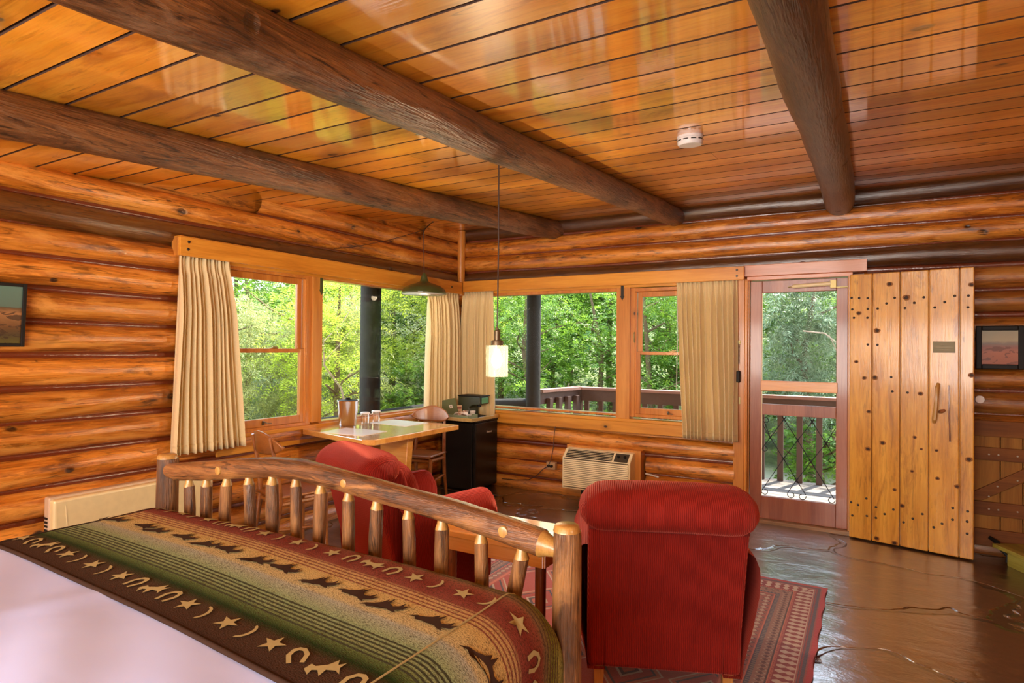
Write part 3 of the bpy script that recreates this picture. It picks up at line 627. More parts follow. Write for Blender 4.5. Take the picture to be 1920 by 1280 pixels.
# plank door, open against the wall
d2 = sempty('door_2', (3.905, -0.100, 0.0), math.atan2(-0.169, 0.788), 'wide honey coloured plank door standing open against the log wall')
edges = [0.0, 0.159, 0.349, 0.533, 0.719, 0.806]
for i in range(5):
    mb = MB(); e0 = edges[i]+(0.0025 if i else 0); e1 = edges[i+1]-0.0025
    mb.box(e0, e1, -0.024, 0.024, 0.012, 2.112-0.0*i, tone=[.5, .62, .45, .7, .4][i])
    mb.build('door_plank', [M_DOOR], d2, local=True, bevel=0.006)
mb = MB(); mb.box(0.003, 0.80, 0.0, 0.022, 0.02, 2.10); mb.box(0.05, 0.76, 0.025, 0.05, 0.12, 0.38); mb.box(0.05, 0.76, 0.025, 0.05, 1.72, 1.96)
mb.build('door_backing', [M_DOOR], d2, local=True)
nails = [(0.013,1.926),(0.067,1.921),(0.127,1.918),(0.018,1.832),(0.128,1.833),(0.03,1.765),(0.126,1.763),(0.197,1.833),(0.257,1.871),(0.312,1.912),(0.38,1.83),(0.44,1.868),(0.5,1.907),(0.569,1.828),(0.63,1.866),(0.69,1.908),(0.771,1.906),(0.768,1.822),(0.129,1.551),(0.196,1.549),(0.298,1.19),(0.29,1.3),(0.398,1.187),(0.065,0.276),(0.123,0.336),(0.024,0.185),(0.127,0.2),(0.015,0.289),(0.19,0.281),(0.19,0.197),(0.249,0.238),(0.308,0.283),(0.375,0.199),(0.434,0.239),(0.495,0.284),(0.566,0.199),(0.617,0.236),(0.68,0.278),(0.681,0.363),(0.769,0.355),(0.766,0.281),(0.766,0.194)]
mb0 = MB(); mb0.lathe([(0.0095, 0.0), (0.009, 0.002), (0.006, 0.0045), (0.0001, 0.0055)], n=10); mb0.M = None
nail0 = mb0.build('nail', [M_NAIL], d2, local=True, smooth=True)
for i, (x, z) in enumerate(nails):
    o = nail0 if i == 0 else nail0.copy()
    if i: COL.objects.link(o); o.parent = d2
    o.location = (x, -0.024, z); o.rotation_euler = (R(90), 0, 0)
knots = [(0.277,2.02,1.3),(0.389,1.91,1.6),(0.193,1.66,1.4),(0.179,1.292,1.3),(0.049,1.414,1),(0.106,1.286,1),(0.481,1.183,1.1),(0.138,1.022,1.1),(0.234,0.787,1.3),(0.133,0.728,1.3),(0.445,0.852,.9),(0.487,0.768,.7),(0.776,0.728,1.4),(0.582,0.769,.8),(0.707,0.523,1.1),(0.589,0.564,.9),(0.364,0.322,1.2),(0.315,0.436,.9),(0.195,0.039,1.2),(0.316,0.028,1.3),(0.429,0.594,.8),(0.789,1.984,1.2),(0.79,1.334,1.3),(.065,1.80,1.2)]
M_KNOT = plain('door_knot', (0.045, 0.018, 0.008), 0.5, spec=.2); M_KHALO = plain('door_knot_ring', (0.27, 0.10, 0.018), 0.5, spec=.2)
for i, (x, z, s) in enumerate(knots):
    mb = MB(); q = random.Random(i); n = 14
    for r_, yy, mi in ((0.017, -0.0245, 1), (0.010, -0.0252, 0)):
        vs = [(x, yy, z)]
        for j in range(n):
            a = 2*math.pi*j/n; k = r_*s*q.uniform(.85, 1.1); vs.append((min(x+k*math.cos(a)*1.0, 0.804), yy, max(z+k*math.sin(a)*.85, .014)))
        mb.add(vs, [(0, j+1, (j+1) % n+1) for j in range(n)], mi)
    mb.build('wood_knot', [M_KNOT, M_KHALO], d2, local=True)
mb = MB(); mb.box(0.558, 0.694, -0.0275, -0.024, 1.493, 1.575)
pl = mb.build('name_plaque', [plain('plaque_metal', (0.16, 0.13, 0.07), 0.5, metal=.3)], d2, local=True, bevel=0.002)
mb = MB()
for k, (a, b) in enumerate(((.60, .65), (.575, .68), (.585, .665))): mb.box(a, b, -0.0282, -0.0275, 1.553-k*.02, 1.5555-k*.02)
mb.build('engraved_lines', [M_BRONZE], pl, local=True)
mb = MB(); mb.tube([(0.592, -0.028, 1.262), (0.588, -0.052, 1.235), (0.584, -0.055, 1.15), (0.580, -0.055, 1.08), (0.570, -0.052, 1.0), (0.566, -0.028, 0.975)], [0.012, 0.014, 0.012, 0.013, 0.016, 0.011], n=10, jit=.12)
mb.build('driftwood_handle', [M_PALE], d2, local=True, smooth=True)
mb = MB(); mb.tube([(0.655, -0.027, 1.255), (0.660, -0.035, 1.15), (0.657, -0.034, 1.06), (0.662, -0.035, .95), (0.664, -0.027, 0.845)], [0.005, .004, .006, .004, .006], n=8, jit=.1)
mb.tube([(0.60, -0.026, 1.055), (0.615, -0.040, 1.062), (0.635, -0.034, 1.072)], [0.012, 0.016, 0.008], n=8)
mb.build('latch_string', [M_RUSTLEG], d2, local=True, smooth=True)
# hardware on the casing
t = thing('door_chain', 'small brass door chain hanging on the casing left of the screen door', 'door chain', (3.035, -0.03, 1.6))
mb = MB(); mb.box(3.025, 3.05, -0.034, -0.025, 1.55, 1.585); mb.box(3.03, 3.045, -0.04, -0.034, 1.56, 1.575); mb.build('chain_plate', [M_BRASS], t, bevel=.002)
mb = MB()
for k in range(9): 
    z = 1.545-k*0.02; mb.tube([(3.037+.005*math.cos(a), -0.034-(0.004*math.sin(a) if k % 2 else 0), z+.011*math.sin(a)) for a in [i*math.pi/4 for i in range(9)]], 0.002, n=5, caps=False)
mb.build('chain_links', [M_BRONZE], t, smooth=True)
mb = MB(); mb.box(3.018, 3.052, -0.065, -0.025, 1.21, 1.315)
tag(mb.build('door_latch_box', [M_DARK], bevel=0.01, seg=3), 'small black latch box on the casing beside the curtain', 'latch')
mb = MB(); mb.box(3.035, 3.05, -0.03, -0.025, 1.02, 1.08); mb.box(3.037, 3.047, -0.034, -0.03, 1.035, 1.055)
tag(mb.build('strike_plate', [M_BRASS]), 'narrow brass strike plate low on the door casing', 'strike plate')

# ================================================================ BED
bed = thing('log_bed', 'rustic peeled log bed whose arched spindle footboard faces the window corner', 'bed', (2.48, -4.33, 0))
BX0, BX1, YF = 1.66, 3.38, -4.32
def post(x, ztop, r_, seed):
    mb = MB(); zs = [0.0, .25, .5, .75, ztop-.05, ztop-.018]
    mb.tube([(x+0.006*math.sin(z*4+seed), YF+0.004*math.cos(z*5+seed), z) for z in zs], [r_*1.14, r_*1.1, r_*1.08, r_*1.04, r_, r_*.98], n=22, jit=.035, seed=seed)
    mb.tube([(x+0.006*math.sin(ztop*4+seed), YF, ztop-.018), (x+0.006*math.sin(ztop*4+seed), YF, ztop-.004), (x+0.006*math.sin(ztop*4+seed), YF, ztop)], [r_*.97, r_*.88, r_*.74], n=22, mi=1)
    return mb.build('bed_post', [M_BARKZ, M_PALE], bed, smooth=True)
post(3.362, 1.047, 0.0365, 1); post(1.60, 1.062, 0.040, 2)
arch = [(1.60, 1.00), (1.68, 1.000), (1.85, 1.022), (2.05, 1.052), (2.22, 1.074), (2.36, 1.082), (2.54, 1.070), (2.70, 1.056), (2.86, 1.042), (3.02, 1.026), (3.16, 1.006), (3.285, 0.985)]
mb = MB(); mb.tube([(x, YF-0.004*math.sin(x*5), z) for x, z in arch], [.026, .034, .036, .036, .035, .036, .034, .035, .034, .036, .036, .037], n=18, jit=.05, seed=5)
mb.tube([(3.285, YF, .985), (3.305, YF, .982), (3.34, YF, .975)], [.036, .028, .018], n=18, mi=1)
for (x, z, s) in ((1.95, 1.037, .016), (2.60, 1.066, .015), (3.19, 1.000, .015), (2.62, 1.062, .008)):
    mb.lathe([(s, 0), (s*.95, .003), (s*.5, .004)], n=14, mi=1) if False else None
rail = mb.build('arched_rail', [M_BARK, M_PALE], bed, smooth=True)
for (x, z, s) in ((1.97, 1.040, .016), (2.60, 1.068, .014), (3.185, 1.008, .016)):
    mb = MB(); mb.M = Matrix.Translation((x, YF-0.031, z)) @ Matrix.Rotation(R(90), 4, 'X')
    mb.lathe([(s, 0), (s*.92, .005), (s*.60, .0065), (.0001, .0065)], n=14); mb.M = None
    mb2 = MB(); mb2.M = Matrix.Translation((x, YF-0.0375, z)) @ Matrix.Rotation(R(90), 4, 'X'); mb2.lathe([(s*.42, 0), (s*.3, .001), (.0001, .001)], n=10)
    kn = mb.build('branch_knot', [M_PALE], rail, smooth=True); 
    mb2.build('knot_heart', [M_RUSTLEG], rail) if False else None
mb = MB(); mb.tube([(1.60, YF, .52), (2.4, YF, .53), (3.37, YF, .52)], .036, n=16, jit=.05, seed=9); mb.build('lower_rail', [M_BARK], bed, smooth=True)
def archz(x):
    for (xa, za), (xb, zb) in zip(arch, arch[1:]):
        if xa <= x <= xb: return za+(zb-za)*(x-xa)/(xb-xa)
    return 1.0
for i, x in enumerate([1.745, 1.855, 1.975, 2.10, 2.225, 2.345, 2.465, 2.59, 2.71, 2.835, 2.96, 3.095, 3.225]):
    q = random.Random(40+i); zt = archz(x)-.030; sl = q.uniform(-.02, .012); c = q.uniform(-.008, .008); r_ = q.uniform(.019, .0215)
    if i == 12: sl = -.045
    mb = MB(); mb.tube([(x, YF, zt-.028), (x-sl*.3+c, YF, zt-.12), (x-sl*.6+c, YF, zt-.25), (x-sl, YF, .53)] if i != 12 else [(x, YF, zt-.028), (x-.02, YF, zt-.12), (x-.04, YF, zt-.25), (x-.05, YF, .53)], [r_, r_*1.05, r_*.98, r_*1.05], n=12, jit=.06, seed=i)
    mb.tube([(x, YF, zt-.030), (x, YF, zt-.012), (x, YF, zt+.01)], [r_*1.0, r_*.72, r_*.55], n=12, mi=1)
    mb.build('spindle', [M_BARKZ, M_PALE], bed, smooth=True)
for x in (1.66, 3.31):
    mb = MB(); mb.tube([(x, YF, .42), (x, -5.3, .42), (x, -6.45, .42)], .045, n=14, jit=.04, seed=int(x*10)); mb.build('side_rail', [M_BARKZ], bed, smooth=True)
mb = MB(); mb.box(1.63, 3.34, -6.42, -4.40, .34, .56); mb.build('box_spring', [M_TICK], bed, bevel=.03)
# surface shared by mattress, sheet and blanket
ZT, HW, CX, RX, RY = 0.872, 0.765, 2.485, 0.105, 0.085
def bedsurf(u, v, off=0.0, amp=0.0):
    """u: x distance from the middle measured along the cloth, v: y, or past the foot edge measured along the cloth"""
    s = abs(u); sg = 1 if u > 0 else -1
    if s <= HW: x = s; zx = 0.016*(1-(s/HW)**2); nx = 0.0
    else:
        a = (s-HW)/RX
        if a < math.pi/2: x = HW+RX*math.sin(a); zx = -RX*(1-math.cos(a)); nx = math.sin(a)
        else: x = HW+RX; zx = -RX-(s-HW-RX*math.pi/2); nx = 1.0
    ye = -4.455
    if v <= ye: y = v; zy = 0.0; ny = 0.0
    else:
        a = (v-ye)/RY
        if a < math.pi/2: y = ye+RY*math.sin(a); zy = -RY*(1-math.cos(a)); ny = math.sin(a)
        else: y = ye+RY; zy = -RY-(v-ye-RY*math.pi/2); ny = 1.0
    nz = max(0.0, 1-nx*nx-ny*ny)**.5
    w = amp*(math.sin(u*9+v*5)*0.4+math.sin(u*4-v*11+1)*0.4+math.sin(v*23+u*3)*.2)*nz
    return (CX+sg*(x+off*nx), y+off*ny, ZT+zx+zy+(off+w)*max(nz, .2))
mb = MB(); UM = HW+RX*1.57+0.16; V0 = -6.40; V1 = -4.455+RY*1.57+.16
mb.grid(lambda a, b: bedsurf(-UM+2*UM*a, V0+(V1-V0)*b, -0.012), 40, 40)
mb.build('mattress', [M_TICK], bed, smooth='all')
# white sheet with soft wrinkles
mb = MB(); UM = HW+RX*1.57+0.26
def sheet(a, b):
    u = -UM+2*UM*a; v = -6.42+(-4.50+6.42)*b
    x, y, z = bedsurf(u, v, 0.004, 0.004)
    if abs(u) < HW:
        z += 0.006*math.exp(-((u+0.2-0.35*(v+5.3))/0.05)**2)+0.004*math.sin(u*14+v*22)*math.exp(-((v+5.25)/.25)**2)
    return (x, y, z)
mb.grid(sheet, 90, 70)
t = thing('bed_sheet', 'smooth lilac white bed sheet covering the head side of the bed', 'bed sheet', (CX, -5.4, ZT))
mb.build('sheet_cloth', [M_SHEET], t, smooth='all')
# woollen blanket
SL = 0.055
def blanket_mat():
    m, nt, p = mat('wool_blanket')
    at = N(nt, 'ShaderNodeAttribute', attribute_name='pat'); sp = N(nt, 'ShaderNodeSeparateXYZ', {0: at.outputs['Vector']})
    co, X, Y, Z = coords(nt)
    fz = N(nt, 'ShaderNodeTexNoise', {'Vector': N(nt, 'ShaderNodeMapping', {'Vector': co, 'Scale': (90, 260, 120)}).outputs[0], 'Scale': 1.0, 'Detail': 3.0})
    f = mth(nt, 'ADD', sp.outputs[1], mth(nt, 'MULTIPLY', mth(nt, 'SUBTRACT', fz.outputs['Fac'], .5), 0.005))
    t = mth(nt, 'DIVIDE', mth(nt, 'ADD', f, 4.93), 0.70)      # p=-4.93 -> 0 , p=-4.23 -> 1
    K = lambda p_: max(0, min(1, (p_+4.93)/0.70))
    BR, DG, CRM, RO, MI, BL, OL, GY = (0.042, 0.020, 0.012), (0.010, 0.030, 0.005), (0.46, 0.36, 0.15), (0.16, 0.028, 0.020), (0.22, 0.31, 0.17), (0.31, 0.34, 0.29), (0.15, 0.16, 0.02), (0.34, 0.36, 0.16)
    st = [(K(-4.93), (0.03, .018, .022)), (K(-4.902), BR), (K(-4.83), (.055, .030, .016)), (K(-4.80), DG), (K(-4.765), (.10, .15, .05)), (K(-4.74), (.20, .27, .13)), (K(-4.69), MI), (K(-4.635), BL), (K(-4.622), (.42, .37, .20)),
          (K(-4.552), CRM), (K(-4.484), (.42, .28, .13)), (K(-4.474), (.20, .055, .04)), (K(-4.422), RO), (K(-4.377), (.20, .06, .035)), (K(-4.357), (.17, .11, .05)), (K(-4.322), OL), (K(-4.282), (.28, .27, .07)), (K(-4.235), (.07, .055, .03))]
    c = ramp(nt, t, st)
    def lines(c, a, b, per, wid, col, soft=8.0):
        inb = mth(nt, 'MULTIPLY', mth(nt, 'GREATER_THAN', f, a), mth(nt, 'LESS_THAN', f, b))
        ph = mth(nt, 'ABSOLUTE', mth(nt, 'SUBTRACT', mth(nt, 'FRACT', mth(nt, 'DIVIDE', mth(nt, 'SUBTRACT', f, a), per)), .5))
        on = mth(nt, 'MULTIPLY', mth(nt, 'SUBTRACT', wid, ph, clamp=True), soft, clamp=True)
        return mixc(nt, mth(nt, 'MULTIPLY', on, inb), c, col)
    c = lines(c, -4.770, -4.690, 0.0133, .30, (.045, .055, .035))
    c = lines(c, -4.537, -4.477, 0.0150, .24, (.20, .07, .05))
    c = lines(c, -4.367, -4.290, 0.0128, .24, (.10, .06, .035))
    fz2 = N(nt, 'ShaderNodeTexNoise', {'Vector': N(nt, 'ShaderNodeMapping', {'Vector': co, 'Scale': (210, 420, 200)}).outputs[0], 'Scale': 1.0, 'Detail': 2.0})
    c = mixc(nt, mth(nt, 'MULTIPLY', mth(nt, 'SUBTRACT', fz2.outputs['Fac'], .46), 3.2, clamp=True), c, (.03, .02, .012))
    nt.links.new(c, p.inputs['Base Color']); p.inputs['Roughness'].default_value = 1.0; p.inputs['Sheen Weight'].default_value = 0
    p.inputs['Specular IOR Level'].default_value = .1
    b = N(nt, 'ShaderNodeBump', {'Height': fz2.outputs['Fac'], 'Strength': .6, 'Distance': .003}); nt.links.new(b.outputs[0], p.inputs['Normal']); nt.links.new(b.outputs[0], p.inputs['Coat Normal'])
    return m
M_MOT_C = plain('woven_cream', (0.34, 0.30, 0.15), 1.0, bscale=400, spec=.1); M_MOT_D = plain('woven_dark', (0.035, 0.018, 0.012), 1.0, bscale=400, spec=.1)
mb = MB(); pat = []
NU, NV = 190, 90; UM = HW+RX*1.57+0.40; PA, PB = -4.918, -4.07
def bl(a, b, off=0.014):
    u = -UM+2*UM*a; p_ = PA+(PB-PA)*b; v = p_-SL*(min(max(CX+u, 1.5), 3.5)-1.6)
    return bedsurf(u, v, off, 0.0025)
for i in range(NU+1):
    for j in range(NV+1): pat.append((-UM+2*UM*i/NU, PA+(PB-PA)*j/NV, 0))
mb.grid(lambda a, b: bl(a, b), NU, NV)
# rolled hem of the head side edge
for sgn in (1,):
    pts = [Vector(bl(i/120, 0.0, 0.010)) for i in range(121)]
    b0 = len(mb.v); mb.tube(pts, 0.006, n=6, mi=2); pat += [(0, -4.95, 0)]*(len(mb.v)-b0)
def motif(poly, u, p_, s, rot=0, mi=1, flip=1):
    ca, sa = math.cos(rot), math.sin(rot); b0 = len(mb.v)
    cx = sum(q[0] for q in poly)/len(poly); cy = sum(q[1] for q in poly)/len(poly)
    import mathutils
    pts = [((q[0]*ca-q[1]*sa)*s*flip, (q[0]*sa+q[1]*ca)*s) for q in poly]
    tess = mathutils.geometry.tessellate_polygon([[Vector((x, y, 0)) for x, y in pts]])
    vs = []
    for x, y in pts:
        uu_ = u+x; pp = p_+y; v = pp-SL*(min(max(CX+uu_, 1.5), 3.5)-1.6); vs.append(bedsurf(uu_, v, 0.0175, 0.0025))
    fs = []
    for t_ in tess:
        a_, b_, c_ = [Vector(vs[k]) for k in t_]; 
        fs.append(tuple(t_))
    mb.add(vs, fs, mi); pat.extend([(0, 0, 0)]*len(vs))
star = [((1 if k % 2 == 0 else .40)*math.cos(math.pi/2+k*math.pi/5), (1 if k % 2 == 0 else .40)*math.sin(math.pi/2+k*math.pi/5)) for k in range(10)]
moon = [(math.cos(R(a)), math.sin(R(a))) for a in range(-80, 81, 20)] + [(.05+.60*math.cos(R(a)), .80*math.sin(R(a))) for a in range(75, -76, -25)]
moon = [(x*.8-.6, y) for x, y in moon]
shoe = [(-.55, -.9), (-.75, .1), (-.45, .8), (0, 1), (.45, .8), (.75, .1), (.55, -.9), (.25, -.85), (.42, .05), (.25, .5), (0, .62), (-.25, .5), (-.42, .05), (-.25, -.85)]
cow = [(-1, -.1), (-.75, .35), (-.5, .15), (.1, .3), (.55, .75), (.6, .3), (1, .5), (.75, .05), (.85, -.5), (.6, -.2), (.1, -.15), (-.1, -.7), (-.3, -.2), (-.6, -.2), (-.7, -.6)]
deer = [(-1.0, -.28), (-.72, -.02), (-.50, .05), (-.42, .10), (-.20, .30), (-.05, .62), (.00, .40), (.14, .80), (.16, .32), (.40, .18), (.62, .30), (.72, .62), (.80, .30), (1.0, .52), (.90, .12), (.62, -.05), (.78, -.22), (.52, -.20), (.30, -.12), (-.05, -.20), (-.30, -.22), (-.56, -.30), (-.70, -.18)]
q = random.Random(5); seqA = [star, moon, star, shoe, cow, shoe, star, moon]
for i in range(26):
    u = -0.90+i*0.078
    motif(seqA[i % 8], u, -4.852, 0.031*(1.25 if seqA[i % 8] is cow else 1), q.uniform(-.5, .5)+.3)
for i in range(27):
    u = -0.98+i*0.079
    motif(seqA[(i+3) % 8], u, -4.422, 0.030*(1.3 if seqA[(i+3) % 8] is cow else 1), q.uniform(-.4, .4), 1)
for i, u in enumerate([-.98, -.845, -.72, -.545, -.455, -.305, -.175, -.075, .075, .185, .335, .465, .565, .705, .86, .99]):
    motif(deer, u, -4.594+(.010 if i % 2 else 0), 0.060, (-.15 if i % 2 else .12), 2)
me_blanket = mb
t = thing('wool_blanket', 'striped wool blanket with running deer, stars and moons across the foot of the bed', 'blanket', (CX, -4.6, ZT))
bo = mb.build('blanket_cloth', [blanket_mat(), M_MOT_C, M_MOT_D], t, smooth='all')
at = bo.data.attributes.new('pat', 'FLOAT_VECTOR', 'POINT'); at.data.foreach_set('vector', [c for p_ in pat for c in p_])
for sg, nm in ((1, 'seam'), (-1, 'seam')):
    mb = MB(); mb.tube([Vector(bl((sg*HW+UM)/(2*UM), b/30*0.92, 0.015)) for b in range(31)], 0.0022, n=6)
    mb.build('seam', [M_MOT_C if sg == 1 else M_MOT_D], t, smooth=True)

# ================================================================ ARMCHAIRS
def velvet(name):
    m, nt, p = mat(name)
    co, X, Y, Z = coords(nt)
    no = N(nt, 'ShaderNodeSeparateXYZ', {0: N(nt, 'ShaderNodeTexCoord').outputs['Normal']})
    side = mth(nt, 'GREATER_THAN', mth(nt, 'ABSOLUTE', no.outputs[0]), 0.72)
    U = mth(nt, 'ADD', mth(nt, 'MULTIPLY', X, mth(nt, 'SUBTRACT', 1.0, side)), mth(nt, 'MULTIPLY', Y, side))
    w = N(nt, 'ShaderNodeMath', {0: mth(nt, 'MULTIPLY', U, 2*math.pi/0.0078)}, operation='SINE').outputs[0]
    n = N(nt, 'ShaderNodeTexNoise', {'Vector': co, 'Scale': 5.0, 'Detail': 3.0})
    c = mixc(nt, n.outputs['Fac'], (0.18, 0.010, 0.008), (0.38, 0.028, 0.018))
    c = mixc(nt, mth(nt, 'MULTIPLY', mth(nt, 'ADD', w, 1.0), .5), mixc(nt, 0.55, c, (.09, .004, .004)), c)
    nt.links.new(c, p.inputs['Base Color']); p.inputs['Roughness'].default_value = .75
    p.inputs['Sheen Weight'].default_value = .6; p.inputs['Sheen Roughness'].default_value = .35; p.inputs['Sheen Tint'].default_value = (1.0, .22, .16, 1)
    p.inputs['Specular IOR Level'].default_value = .15
    b = N(nt, 'ShaderNodeBump', {'Height': w, 'Strength': .5, 'Distance': .003}); nt.links.new(b.outputs[0], p.inputs['Normal']); nt.links.new(b.outputs[0], p.inputs['Coat Normal'])
    return m
M_VEL = velvet('red_corduroy')
M_LEG = wood('armchair_leg_wood', (.35, .15, .03), (.50, .24, .06), (.6, .32, .1), along='Z', across='X', knot=.9, kden=0)
def ssph(mb, c, rx, ry, rz, ex=2.6, n=28, m_=18, tilt=0.0):
    """superellipsoid, long axis x"""
    def sp(w_, e): return math.copysign(abs(w_)**(2/e), w_)
    def fn(a, b):
        th = -math.pi/2+math.pi*a; ph = 2*math.pi*b
        ce = .11; x = (rx-ce)*max(-1, min(1, th/1.15))+ (0 if abs(th) < 1.15 else math.copysign(ce*math.sin((abs(th)-1.15)/(math.pi/2-1.15)*math.pi/2), th))
        rad = 1.0 if abs(th) < 1.15 else math.cos((abs(th)-1.15)/(math.pi/2-1.15)*math.pi/2)
        y = ry*rad*sp(math.cos(ph), 2.2); z = rz*rad*sp(math.sin(ph), 2.2)
        z += 0.012*(1-(x/rx)**2)
        return (c[0]+x, c[1]+y*math.cos(tilt)-z*math.sin(tilt), c[2]+y*math.sin(tilt)+z*math.cos(tilt))
    mb.grid(fn, n, m_)
def armchair(loc, rz, label):
    t = thing('armchair', label, 'armchair', loc, rz, None)
    mb = MB(); mb.prism([(-.285, .115), (-.30, .30), (-.43, .78), (-.27, .85), (-.10, .42), (-.10, .115)], 'x', -.322, .322)
    mb.build('backrest', [M_VEL], t, local=True, bevel=.02, seg=3, smooth=True)
    mb = MB(); ssph(mb, (0, -.380, .832), .362, .122, .086, tilt=.38); mb.build('back_roll', [M_VEL], t, local=True, smooth='all')
    mb = MB(); mb.tube([(-.318, -.422, .752), (0, -.428, .750), (.318, -.422, .752)], .006, n=8); mb.build('back_seam', [M_DARKRED], t, local=True, smooth='all')
    mb = MB(); ssph(mb, (0, -.20, .66), .27, .12, .20, tilt=.32); mb.build('back_cushion', [M_VEL], t, local=True, smooth='all')
    mb = MB(); mb.box(-.30, .30, -.26, .36, .13, .32); mb.build('seat_base', [M_VEL], t, local=True, bevel=.03, seg=3, smooth=True)
    mb = MB(); mb.box(-.245, .245, -.16, .44, .31, .455); mb.build('seat_cushion', [M_VEL], t, local=True, bevel=.055, seg=4, smooth=True)
    for s in (-1, 1):
        a = MB()
        SEC = [(.245, .115), (.245, .30), (.245, .50), (.250, .58), (.268, .632), (.300, .660), (.338, .660), (.372, .636), (.390, .590), (.394, .54), (.388, .47), (.376, .39), (.360, .31), (.342, .24), (.328, .18), (.320, .115)]
        def fn(u, v):
            yy = -.30+.66*u; i = int(round(v*len(SEC))) % len(SEC); X_, Z_ = SEC[i]
            cx, cz = .315, .45
            e = (u-.84)/.16; k = 1.0
            if e > 0: k = max(0.02, math.sqrt(max(0, 1-e*e)))
            fz = Z_+.035*(u-.4)*(Z_ > .45)
            if e > 0: yy -= .05*(Z_ < .45)*e*e
            kk = k if Z_ > .45 else .35+.65*k
            return (s*(cx+(X_-cx)*kk), yy, cz+(fz-cz)*(kk if Z_ > .45 else 1))
        a.grid(fn, 24, len(SEC))
        a.add([fn(1, v/len(SEC)) for v in range(len(SEC))], [tuple(range(len(SEC)))])
        a.build('armrest', [M_VEL], t, local=True, smooth=True)
        for yy in (-.25, .30):
            l = MB(); l.prism([(s*.27-.024, yy-.024), (s*.27+.024, yy-.024), (s*.27+.024, yy+.024), (s*.27-.024, yy+.024)], 'z', .0, .13)
            for k in range(4): 
                vx = l.v[k]; l.v[k] = (s*.27+(vx[0]-s*.27)*.72, yy+(vx[1]-yy)*.72, vx[2])
            l.build('leg', [M_LEG], t, local=True, bevel=.003)
    return t
M_DARKRED = plain('seam_shadow_cord', (.16, .010, .008), .8)
armchair((3.165, -2.90, 0.012), R(23.0), 'red corduroy armchair right of the log bedpost, its back squarely to us')
armchair((1.70, -2.88, 0.012), R(-20.0), 'red corduroy armchair seen from its side beyond the spindles, rolled back leaning')

